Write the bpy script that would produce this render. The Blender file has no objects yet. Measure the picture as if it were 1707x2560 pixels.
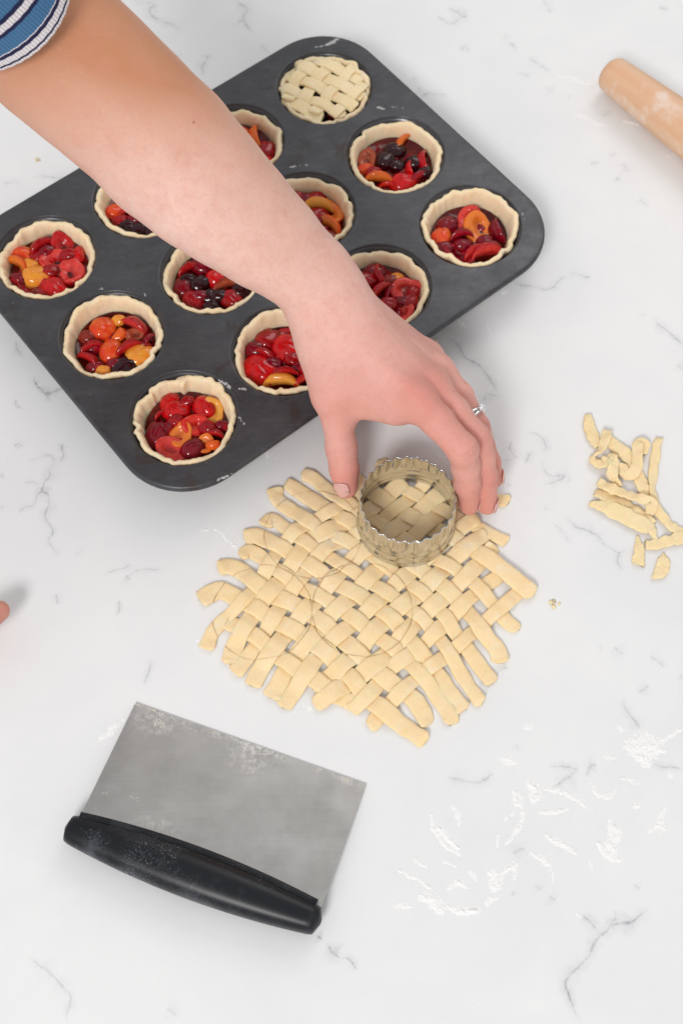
import bpy, math, random
import numpy as np
from mathutils import Vector, Matrix
from mathutils.geometry import delaunay_2d_cdt
from mathutils import noise as mnoise

R_ = math.radians
sc = bpy.context.scene
COL = sc.collection
random.seed(7)

# ------------------------------------------------------------------ camera
PW, PH, FPX = 1707.0, 2560.0, 3236.1          # photograph size and focal length in its pixels
CAM = Vector((0.0, 0.0, 0.7799)); PITCH, ROLL = 0.4487, -0.0154
_r = Vector((1, 0, 0)); _u = Vector((0, math.cos(PITCH), math.sin(PITCH))); _b = Vector((0, -math.sin(PITCH), math.cos(PITCH)))
_c, _s = math.cos(ROLL), math.sin(ROLL)
RIGHT = _c * _r + _s * _u; UP = -_s * _r + _c * _u; BACK = _b
cd = bpy.data.cameras.new('camera'); cam = bpy.data.objects.new('camera', cd); COL.objects.link(cam)
cam.matrix_world = Matrix(((RIGHT.x, UP.x, BACK.x, CAM.x), (RIGHT.y, UP.y, BACK.y, CAM.y), (RIGHT.z, UP.z, BACK.z, CAM.z), (0, 0, 0, 1)))
cd.sensor_fit = 'VERTICAL'; cd.sensor_height = 36.0; cd.sensor_width = 24.0
cd.lens = FPX / PH * 36.0; cd.clip_start = 0.02; cd.clip_end = 30
cd.dof.use_dof = True; cd.dof.focus_distance = 0.80; cd.dof.aperture_fstop = 9.0
sc.camera = cam

def at(x, y, z):
    """the point at height z that the photograph shows at pixel x, y"""
    d = RIGHT * ((x - PW / 2) / FPX) - UP * ((y - PH / 2) / FPX) - BACK
    return CAM + d * ((z - CAM.z) / d.z)
def depth(P):
    return -(P - CAM).dot(BACK)

# ------------------------------------------------------------------ light
w = bpy.data.worlds.new('World'); sc.world = w; w.use_nodes = True
wn = w.node_tree.nodes['Background']; wn.inputs[0].default_value = (0.985, 0.99, 1.0, 1); wn.inputs[1].default_value = 0.58
def area(name, loc, target, sx, sy, power, col):
    l = bpy.data.lights.new(name, 'AREA'); l.shape = 'RECTANGLE'; l.size = sx; l.size_y = sy; l.energy = power; l.color = col
    o = bpy.data.objects.new(name, l); COL.objects.link(o); o.location = loc
    o.rotation_euler = (Vector(target) - Vector(loc)).to_track_quat('-Z', 'Y').to_euler()
area('window_light', (-0.95, -2.15, 2.6), (0.0, 0.45, 0.0), 0.9, 0.9, 70.0, (1.0, 0.985, 0.97))
area('room_light', (0.7, 1.8, 1.6), (0.0, 0.4, 0.0), 0.9, 0.9, 7.0, (1.0, 0.975, 0.95))
sc.view_settings.view_transform = 'Standard'; sc.view_settings.look = 'None'
sc.view_settings.exposure = 0.09; sc.view_settings.gamma = 1.0
sc.cycles.use_denoising = True

# ------------------------------------------------------------------ helpers
def link(o):
    COL.objects.link(o); return o
def tag(o, label, cat, group=None):
    o['label'] = label; o['category'] = cat
    if group: o['group'] = group
    return o
def thing(name, label, cat, loc, group=None):
    o = link(bpy.data.objects.new(name, None)); o.empty_display_size = 0.02; o.location = loc
    return tag(o, label, cat, group)
def mesh(name, verts, faces, mat=None, smooth=True, attrs=None):
    me = bpy.data.meshes.new(name)
    me.from_pydata([tuple(v) for v in verts], [], [tuple(f) for f in faces])
    if mat: me.materials.append(mat)
    if smooth: me.polygons.foreach_set('use_smooth', [True] * len(me.polygons))
    for k, vals in (attrs or {}).items():
        a = me.attributes.new(k, 'FLOAT', 'POINT'); a.data.foreach_set('value', np.asarray(vals, dtype=np.float32))
    me.update()
    return me
def put(name, me, parent=None, loc=(0, 0, 0)):
    o = link(bpy.data.objects.new(name, me))
    if parent is not None:
        o.parent = parent
    o.location = loc
    return o
def obj(name, verts, faces, mat, parent=None, origin=None, smooth=True, attrs=None):
    """one mesh object; verts are world points, origin is where the object stands"""
    if origin is None:
        origin = parent.location if parent is not None else Vector((0, 0, 0))
    origin = Vector(origin)
    vs = [(v[0] - origin.x, v[1] - origin.y, v[2] - origin.z) for v in verts]
    me = mesh(name, vs, faces, mat, smooth, attrs)
    pl = root_loc(parent) if parent is not None else Vector((0, 0, 0))
    return put(name, me, parent, origin - pl)
def root_loc(p):
    l = Vector((0, 0, 0))
    while p is not None:
        l = l + p.location; p = p.parent
    return l
def catmull(pts, n):
    P = [Vector(p) for p in pts]
    P = [P[0] * 2 - P[1]] + P + [P[-1] * 2 - P[-2]]
    out = []
    for i in range(1, len(P) - 2):
        for k in range(n):
            t = k / n
            a, b, c, d = P[i - 1], P[i], P[i + 1], P[i + 2]
            out.append(0.5 * ((2 * b) + (c - a) * t + (2 * a - 5 * b + 4 * c - d) * t * t + (3 * b - a - 3 * c + d) * t ** 3))
    out.append(P[-2].copy())
    return out
def resample(pts, step):
    pts = [Vector(p) for p in pts]
    L = [0.0]
    for a, b in zip(pts, pts[1:]): L.append(L[-1] + (b - a).length)
    n = max(2, int(L[-1] / step) + 1)
    out = []; j = 0
    for k in range(n):
        s = L[-1] * k / (n - 1)
        while j < len(L) - 2 and L[j + 1] < s: j += 1
        t = (s - L[j]) / max(1e-9, L[j + 1] - L[j])
        out.append(pts[j].lerp(pts[j + 1], min(1, max(0, t))))
    return out
def lathe(profile, seg, closed_top=False):
    """profile: (r, z) list -> verts, faces round the z axis"""
    vs, fs = [], []
    for (r, z) in profile:
        for k in range(seg):
            a = 2 * math.pi * k / seg
            vs.append((r * math.cos(a), r * math.sin(a), z))
    for i in range(len(profile) - 1):
        for k in range(seg):
            k2 = (k + 1) % seg
            fs.append((i * seg + k, i * seg + k2, (i + 1) * seg + k2, (i + 1) * seg + k))
    return vs, fs
def ribbon(path, width, thick, roll=None, cs=None, seed=0, rough=0.0):
    """a swept strip with a rounded flat section. path: world points; width, thick, roll: float or list per point"""
    n = len(path); vs, fs = [], []
    W = width if hasattr(width, '__len__') else [width] * n
    T = thick if hasattr(thick, '__len__') else [thick] * n
    Rl = roll if roll is not None else [0.0] * n
    if cs is None:
        cs = []
        for k in range(16):
            a = 2 * math.pi * (k + 0.5) / 16
            c, s = math.cos(a), math.sin(a)
            cs.append((math.copysign(abs(c) ** 0.40, c) * 0.5, math.copysign(abs(s) ** 0.58, s) * 0.5))
    m = len(cs)
    prev = None
    for i in range(n):
        a = path[max(0, i - 1)]; b = path[min(n - 1, i + 1)]
        t = (b - a).normalized()
        side = t.cross(Vector((0, 0, 1)))
        if side.length < 0.25 and prev is not None: side = prev - t * prev.dot(t)
        side.normalize()
        if prev is not None and side.dot(prev) < -0.2: side = -side
        prev = side.copy()
        nor = side.cross(t).normalized()
        cr, sr = math.cos(Rl[i]), math.sin(Rl[i])
        sd = side * cr + nor * sr; nn = nor * cr - side * sr
        for (u, v) in cs:
            p = path[i] + sd * (u * W[i]) + nn * (v * T[i])
            if rough:
                q = Vector(mnoise.noise_vector(p * 140 + Vector((seed * 3.1, seed * 1.7, 0))))
                en = max(0.0, 1 - min(i, n - 1 - i) / 5.0)
                p = p + q * (rough * (1 + 1.2 * en)) + t * (en * .0012 * mnoise.noise(Vector((u * 3.1, seed * 5.3 + (0 if i < n / 2 else 9.7), v * .6))))
            vs.append(p)
    for i in range(n - 1):
        for k in range(m):
            k2 = (k + 1) % m
            fs.append((i * m + k, i * m + k2, (i + 1) * m + k2, (i + 1) * m + k))
    fs.append(tuple(range(m - 1, -1, -1))); fs.append(tuple(range((n - 1) * m, n * m)))
    return vs, fs

# ------------------------------------------------------------------ materials
class NT:
    """a small node-tree writer"""
    def __init__(s, name):
        s.m = bpy.data.materials.new(name); s.m.use_nodes = True
        s.t = s.m.node_tree; s.b = s.t.nodes['Principled BSDF']; s.out = s.t.nodes['Material Output']
    def n(s, typ, **kw):
        nd = s.t.nodes.new(typ)
        for k, v in kw.items():
            if k.startswith('i_'):
                key = k[2:]; key = int(key) if key.isdigit() else key.replace('_', ' ')
                s.set(nd.inputs[key], v)
            else: setattr(nd, k, v)
        return nd
    def set(s, sock, v):
        if isinstance(v, bpy.types.NodeSocket): s.t.links.new(v, sock)
        elif isinstance(v, bpy.types.Node): s.t.links.new(v.outputs[0], sock)
        else:
            if hasattr(sock.default_value, '__len__') and hasattr(v, '__len__') and len(v) == 3 and len(sock.default_value) == 4: v = (*v, 1)
            sock.default_value = v
    def p(s, **kw):
        for k, v in kw.items(): s.set(s.b.inputs[k.replace('_', ' ')], v)
        return s
    def coord(s, scale=(1, 1, 1), out='Object'):
        tc = s.n('ShaderNodeTexCoord'); mp = s.n('ShaderNodeMapping', i_Scale=scale)
        s.t.links.new(tc.outputs[out], mp.inputs[0]); return mp.outputs[0]
    def pos(s):
        return s.n('ShaderNodeNewGeometry').outputs['Position']
    def noise(s, vec, scale, detail=3.0, rough=0.5, dist=0.0):
        return s.n('ShaderNodeTexNoise', i_Vector=vec, i_Scale=scale, i_Detail=detail, i_Roughness=rough, i_Distortion=dist).outputs[0]
    def ramp(s, fac, stops, interp='LINEAR'):
        r = s.n('ShaderNodeValToRGB', i_Fac=fac); cr = r.color_ramp; cr.interpolation = interp
        while len(cr.elements) < len(stops): cr.elements.new(0.5)
        for e, (p, c) in zip(cr.elements, stops):
            e.position = p; e.color = (c, c, c, 1) if not hasattr(c, '__len__') else (*c, 1)
        return r.outputs[0]
    def mix(s, fac, a, b):
        m = s.n('ShaderNodeMix', data_type='RGBA'); s.set(m.inputs[0], fac); s.set(m.inputs[6], a); s.set(m.inputs[7], b); return m.outputs[2]
    def math(s, op, a, b=0.0, clamp=False):
        m = s.n('ShaderNodeMath', operation=op, use_clamp=clamp); s.set(m.inputs[0], a); s.set(m.inputs[1], b); return m.outputs[0]
    def attr(s, name):
        return s.n('ShaderNodeAttribute', attribute_name=name).outputs['Fac']
    def bump(s, h, strength=0.3, dist=0.001, normal=None):
        b = s.n('ShaderNodeBump', i_Strength=strength, i_Distance=dist, i_Height=h)
        if normal is not None: s.set(b.inputs['Normal'], normal)
        s.t.links.new(b.outputs[0], s.b.inputs['Normal']); return b.outputs[0]

def mat_quartz():
    k = NT('white_quartz'); v = k.pos()
    a = k.noise(v, 11, 5, 0.62, .6); c = k.mix(k.ramp(a, [(0.3, 0.0), (0.75, 1.0)]), (0.755, 0.755, 0.762), (0.815, 0.815, 0.81))
    f = k.noise(v, 900, 2, 0.6); c = k.mix(k.math('MULTIPLY', k.ramp(f, [(0.62, 0.0), (0.75, 1.0)]), 0.10), c, (0.62, 0.62, 0.62))
    k.p(Base_Color=c, Roughness=k.ramp(k.noise(v, 22, 3), [(0.3, 0.33), (0.7, 0.42)]), Specular_IOR_Level=0.35)
    return k.m
def mat_vein():
    k = NT('grey_vein'); v = k.pos()
    prof = k.attr('edge'); st = k.attr('strength')
    n1 = k.noise(v, 420, 3, 0.65); n2 = k.noise(v, 95, 2, 0.5)
    a = k.math('MULTIPLY', k.math('MULTIPLY', k.ramp(prof, [(0.0, 0.0), (0.26, 0.22), (1.0, 1.0)]), st), k.ramp(n2, [(0.32, 0.25), (0.62, 1.0)]))
    a = k.math('MULTIPLY', a, k.ramp(n1, [(0.3, 0.35), (0.62, 1.0)]), clamp=True)
    k.p(Base_Color=(0.36, 0.36, 0.41), Roughness=0.4, Specular_IOR_Level=0.3, Alpha=k.math('MULTIPLY', a, 0.66))
    return k.m
def mat_tin():
    k = NT('dark_nonstick'); v = k.pos()
    big = k.noise(v, 30, 4, 0.6); fine = k.noise(v, 700, 2, 0.6)
    c = k.mix(k.ramp(big, [(0.35, 0.0), (0.7, 1.0)]), (0.048, 0.049, 0.055), (0.070, 0.071, 0.078))
    stain = k.ramp(k.noise(v, 48, 3, 0.6, 0.6), [(0.60, 0.0), (0.72, 1.0)])
    sm = k.ramp(k.noise(k.coord((60, 190, 60)), 1.0, 5, 0.7, .5), [(0.5, 0.0), (0.8, 1.0)]); c = k.mix(k.math('MULTIPLY', sm, 0.10), c, (0.34, 0.33, 0.32))
    c = k.mix(k.math('MULTIPLY', stain, 0.7), c, (0.050, 0.034, 0.027))
    dust = k.ramp(k.noise(v, 1300, 1.5, 0.6), [(0.735, 0.0), (0.77, 1.0)])
    patch = k.ramp(k.noise(v, 26, 3, 0.6), [(0.46, 0.05), (0.66, 1.0)])
    c = k.mix(k.math('MULTIPLY', dust, k.math('MULTIPLY', patch, 0.7)), c, (0.62, 0.62, 0.62))
    k.p(Base_Color=c, Metallic=0.35, Roughness=k.ramp(k.noise(v, 75, 5, 0.7), [(0.3, 0.25), (0.7, 0.46)]), Specular_IOR_Level=0.5)
    k.bump(fine, 0.12, 0.0004)
    return k.m
def mat_dough(name, a, b, circles=None, dust=0.25):
    k = NT(name); v = k.pos()
    n = k.noise(v, 75, 4, 0.6); c = k.mix(k.ramp(n, [(0.3, 0.0), (0.7, 1.0)]), a, b)
    sp = k.ramp(k.noise(v, 480, 3, 0.65), [(0.56, 0.0), (0.72, 1.0)])
    c = k.mix(k.math('MULTIPLY', sp, 0.18), c, (0.66, 0.45, 0.22))
    fl = k.math('MULTIPLY', k.ramp(k.noise(v, 90, 5, 0.75), [(0.54, 0.0), (0.70, 1.0)]), dust)
    c = k.mix(fl, c, (0.86, 0.80, 0.68))
    h = k.noise(v, 260, 4, 0.65)
    if circles:
        sx = k.n('ShaderNodeSeparateXYZ'); k.set(sx.inputs[0], v)
        tot = None
        nz = k.math('MULTIPLY', k.math('SUBTRACT', k.noise(v, 60, 2), 0.5), 0.0022)
        for (cx, cy, r, x0, y0, hw) in circles:
            dx = k.math('SUBTRACT', sx.outputs[0], cx); dy = k.math('SUBTRACT', sx.outputs[1], cy)
            d = k.math('SQRT', k.math('ADD', k.math('MULTIPLY', dx, dx), k.math('MULTIPLY', dy, dy)))
            e = k.math('ABSOLUTE', k.math('ADD', k.math('SUBTRACT', d, r), nz))
            m = k.ramp(k.math('MULTIPLY', e, 1000.0), [(0.18, 1.0), (hw, 0.0)])
            tot = m if tot is None else k.math('MAXIMUM', tot, m)
        tot = k.math('MULTIPLY', tot, k.ramp(k.noise(v, 85, 2, .5), [(0.36, 0.25), (0.6, 1.0)]))
        c = k.mix(k.math('MULTIPLY', tot, 0.6), c, (0.40, 0.25, 0.10))  # the dark depth of the round cuts, painted into the dough colour
        h = k.math('SUBTRACT', h, k.math('MULTIPLY', tot, 2.0))
    k.p(Base_Color=c, Roughness=0.62, Specular_IOR_Level=0.28, Subsurface_Weight=0.4, Subsurface_Scale=0.004)
    k.b.inputs['Subsurface Radius'].default_value = (1.0, 0.5, 0.22)
    k.bump(h, 0.5, 0.0009)
    return k.m
CH = {'R': ((0.56, 0.004, 0.006), (0.66, 0.035, 0.02)), 'C': ((0.33, 0.002, 0.006), (0.52, 0.015, 0.016)),
      'M': ((0.20, 0.001, 0.010), (0.42, 0.010, 0.022)), 'D': ((0.028, 0.0012, 0.004), (0.10, 0.004, 0.010)),
      'O': ((0.72, 0.13, 0.012), (0.74, 0.21, 0.035)), 'Y': ((0.74, 0.30, 0.035), (0.76, 0.36, 0.07)),
      'P': ((0.42, 0.004, 0.010), (0.68, 0.060, 0.045)), 'B': ((0.25, 0.02, 0.012), (0.42, 0.09, 0.035)),
      'T': ((0.66, 0.045, 0.012), (0.70, 0.12, 0.03))}
def mat_cherry(key):
    skin, flesh = CH[key]
    k = NT('cherry_' + {'R': 'red', 'C': 'crimson', 'M': 'magenta', 'D': 'dark', 'O': 'orange', 'Y': 'yellow', 'P': 'pink', 'B': 'brown', 'T': 'scarlet'}[key])
    v = k.coord(); n = k.noise(v, 1.7, 3, 0.6)
    blush = {'O': (0.62, 0.04, 0.012), 'Y': (0.72, 0.16, 0.02), 'T': (0.72, 0.16, 0.02)}.get(key, tuple(x * 0.45 for x in skin))
    sk = k.mix(k.ramp(n, [(0.42, 0.0), (0.68, 0.8)]), skin, blush)
    fl = k.mix(k.ramp(k.noise(v, 3.2, 3, 0.6), [(0.4, 0.0), (0.7, 0.65)]), flesh, skin)
    c = k.mix(k.attr('flesh'), sk, fl)
    c = k.mix(k.attr('pit'), c, tuple(x * 0.55 for x in skin))
    k.p(Base_Color=c, Roughness=k.math('ADD', k.math('MULTIPLY', k.attr('flesh'), 0.10), 0.06), Specular_IOR_Level=0.38,
        Subsurface_Weight=0.12, Subsurface_Scale=0.003)
    k.b.inputs['Subsurface Radius'].default_value = (1.0, 0.25, 0.12)
    k.bump(k.noise(v, 2.5, 2, 0.5), 0.22, 0.00035)
    return k.m
def mat_juice():
    k = NT('cherry_juice'); v = k.pos()
    n = k.noise(v, 110, 3, 0.6)
    c = k.mix(k.ramp(n, [(0.35, 0.0), (0.7, 1.0)]), (0.055, 0.002, 0.002), (0.13, 0.010, 0.004))
    k.p(Base_Color=c, Roughness=0.06, Specular_IOR_Level=0.30)
    k.bump(k.noise(v, 180, 3), 0.25, 0.001)
    return k.m
def mat_skin():
    k = NT('skin'); v = k.pos()
    n = k.noise(v, 28, 4, 0.6)
    c = k.mix(k.ramp(n, [(0.3, 0.0), (0.7, 1.0)]), (0.845, 0.555, 0.48), (0.865, 0.59, 0.515))
    c = k.mix(k.attr('red'), c, (0.69, 0.285, 0.235))
    c = k.mix(k.attr('tan'), c, (0.56, 0.25, 0.125))  # browner skin where the arm lies in shade, painted into the colour
    c = k.mix(k.math('MULTIPLY', k.ramp(k.noise(v, 240, 3, 0.6), [(0.50, 0.0), (0.75, 1.0)]), 0.24), c, (0.62, 0.26, 0.19))
    c = k.mix(k.math('MULTIPLY', k.ramp(k.noise(v, 62, 4, 0.65), [(0.46, 0.0), (0.70, 1.0)]), 0.32), c, (0.66, 0.30, 0.225))
    c = k.mix(k.math('MULTIPLY', k.ramp(k.noise(v, 1100, 2, 0.6), [(0.52, 0.0), (0.70, 1.0)]), 0.16), c, (0.50, 0.24, 0.17))
    vo = k.n('ShaderNodeTexVoronoi', i_Vector=v, i_Scale=75.0)
    sel = k.n('ShaderNodeSeparateColor', i_0=vo.outputs['Color'])
    mole = k.math('MULTIPLY', k.ramp(vo.outputs['Distance'], [(0.045, 1.0), (0.075, 0.0)]), k.math('GREATER_THAN', sel.outputs[0], 0.93))
    c = k.mix(k.math('MULTIPLY', mole, 0.7), c, (0.30, 0.11, 0.06))
    k.p(Base_Color=c, Roughness=0.46, Specular_IOR_Level=0.24, Subsurface_Weight=0.40, Subsurface_Scale=0.0035)
    k.b.inputs['Subsurface Radius'].default_value = (1.0, 0.35, 0.2)
    h = k.math('ADD', k.noise(v, 420, 3, 0.6), k.math('MULTIPLY', k.n('ShaderNodeTexVoronoi', i_Vector=v, i_Scale=900.0).outputs['Distance'], 0.5))
    cc = k.math('ADD', k.attr('along'), k.math('MULTIPLY', k.math('SUBTRACT', k.noise(v, 190, 2), .5), 1.6))
    cr = None
    for c0, w0 in ((-2.4, .30), (-.9, .42), (.7, .48), (2.3, .30)):
        e = k.ramp(k.math('ABSOLUTE', k.math('SUBTRACT', cc, c0)), [(0.0, 1.0), (w0, 0.0)]); cr = e if cr is None else k.math('MAXIMUM', cr, e)
    cr = k.math('MULTIPLY', cr, k.attr('crease'))
    h = k.math('ADD', h, k.math('MULTIPLY', cr, -2.2))
    c = k.mix(k.math('MULTIPLY', cr, .65), c, (0.50, 0.18, 0.13)); k.set(k.b.inputs['Base Color'], c)
    k.bump(h, 0.42, 0.0007)
    return k.m
def mat_simple(name, col, rough=0.5, metal=0.0, spec=0.5, bump=None):
    k = NT(name); k.p(Base_Color=col, Roughness=rough, Metallic=metal, Specular_IOR_Level=spec)
    if bump: k.bump(k.noise(k.pos(), bump[0], 3), bump[1], 0.0005)
    return k.m
def mat_steel():
    k = NT('satin_steel'); v = k.coord()
    br = k.noise(k.coord((30, 900, 30)), 1.0, 3, 0.6); bl = k.noise(v, 38, 4, 0.62); bl2 = k.noise(v, 9, 2)
    c = k.mix(k.ramp(bl, [(0.3, 0.0), (0.72, 1.0)]), (0.47, 0.455, 0.435), (0.58, 0.57, 0.56))
    c = k.mix(k.math('MULTIPLY', k.ramp(bl2, [(0.4, 0.0), (0.7, 1.0)]), 0.35), c, (0.45, 0.425, 0.385))
    c = k.mix(k.math('MULTIPLY', k.ramp(br, [(0.35, 0.0), (0.7, 1.0)]), 0.22), c, (0.38, 0.38, 0.38))
    dm = k.attr('floury'); dn = k.ramp(k.noise(v, 330, 4, 0.75), [(0.46, 0.0), (0.60, 1.0)])
    d = k.math('MULTIPLY', dm, dn, clamp=True)
    c = k.mix(d, c, (0.80, 0.78, 0.73))
    k.p(Base_Color=c, Metallic=k.math('SUBTRACT', 1.0, d), Roughness=k.math('ADD', k.ramp(bl, [(0.3, 0.28), (0.7, 0.40)]), k.math('MULTIPLY', d, 0.4)))
    k.bump(br, 0.05, 0.0003)
    return k.m
def mat_rubber():
    k = NT('black_rubber'); v = k.coord()
    patch = k.ramp(k.noise(v, 30, 4, 0.7), [(0.48, 0.0), (0.68, 1.0)])
    grain = k.ramp(k.noise(v, 900, 3, 0.7), [(0.52, 0.0), (0.66, 1.0)])
    smear = k.ramp(k.noise(v, 45, 4, 0.6), [(0.50, 0.0), (0.75, 0.30)])
    d = k.math('MAXIMUM', k.math('MULTIPLY', patch, k.math('MULTIPLY', grain, 0.65)), k.math('MULTIPLY', smear, 0.55))
    d = k.math('MULTIPLY', d, k.math('ADD', k.attr('floury'), 0.10), clamp=True)
    k.p(Base_Color=k.mix(d, (0.005, 0.006, 0.009), (0.62, 0.64, 0.70)), Roughness=k.math('ADD', k.math('MULTIPLY', d, 0.3), 0.36), Specular_IOR_Level=0.34)
    return k.m
def mat_wood():
    k = NT('beech_wood')
    g = k.noise(k.coord((4, 130, 130)), 1.0, 4, 0.6, 0.3); g2 = k.noise(k.coord((1.2, 34, 34)), 1.0, 3, 0.5, 0.8)
    c = k.mix(k.ramp(g2, [(0.35, 0.0), (0.65, 1.0)]), (0.76, 0.48, 0.31), (0.70, 0.38, 0.215))
    c = k.mix(k.math('MULTIPLY', k.ramp(g, [(0.42, 0.0), (0.62, 1.0)]), 0.5), c, (0.78, 0.55, 0.37))
    fl = k.math('MULTIPLY', k.ramp(k.noise(k.coord(), 34, 4, 0.7), [(0.54, 0.0), (0.70, 1.0)]), 0.55)
    c = k.mix(fl, c, (0.84, 0.77, 0.72))
    k.p(Base_Color=c, Roughness=0.58, Specular_IOR_Level=0.3)
    k.bump(g, 0.12, 0.0005)
    return k.m
def mat_cutter():
    k = NT('worn_tinplate'); v = k.coord()
    b = k.noise(v, 130, 4, 0.65)
    c = k.mix(k.ramp(b, [(0.35, 0.0), (0.7, 1.0)]), (0.60, 0.595, 0.585), (0.70, 0.695, 0.685))
    k.p(Base_Color=c, Metallic=1.0, Roughness=k.ramp(b, [(0.3, 0.17), (0.75, 0.24)]))
    k.bump(k.noise(v, 60, 2), 0.03, 0.001)
    return k.m
def mat_flour():
    k = NT('flour'); k.p(Base_Color=(0.86, 0.855, 0.845), Roughness=0.95, Specular_IOR_Level=0.05)
    k.bump(k.noise(k.pos(), 1800, 2), 0.4, 0.0004)
    return k.m

def mat_dust():
    k = NT('flour_dust'); v = k.pos()
    k.p(Base_Color=(.84, .83, .82), Roughness=.95, Specular_IOR_Level=.05, Alpha=k.ramp(k.noise(v, 2200, 3, .7), [(0.38, 0.1), (0.62, 0.85)]))
    return k.m
M_DUST = mat_dust(); M_Q = mat_quartz(); M_V = mat_vein(); M_TIN = mat_tin(); M_JUICE = mat_juice(); M_SKIN = mat_skin()
M_STEEL = mat_steel(); M_RUB = mat_rubber(); M_WOOD = mat_wood(); M_CUT = mat_cutter(); M_FLOUR = mat_flour()
M_CH = {k: mat_cherry(k) for k in CH}
M_SHELL = mat_dough('shell_pastry', (0.88, 0.68, 0.43), (0.90, 0.73, 0.51), dust=0.3)
M_TOP = mat_dough('top_pastry', (0.90, 0.69, 0.40), (0.92, 0.74, 0.485), dust=0.2)
M_SCRAP = mat_dough('scrap_dough', (0.90, 0.68, 0.385), (0.92, 0.73, 0.46), dust=0.2)

# ------------------------------------------------------------------ countertop
X0, X1, Y0, Y1 = -0.75, 0.75, -0.15, 1.35
ct = obj('countertop', [(X0, Y0, 0), (X1, Y0, 0), (X1, Y1, 0), (X0, Y1, 0), (X0, Y0, -.03), (X1, Y0, -.03), (X1, Y1, -.03), (X0, Y1, -.03)],
         [(0, 1, 2, 3), (7, 6, 5, 4), (0, 4, 5, 1), (1, 5, 6, 2), (2, 6, 7, 3), (3, 7, 4, 0)], M_Q, smooth=False)
ct['kind'] = 'structure'
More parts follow.
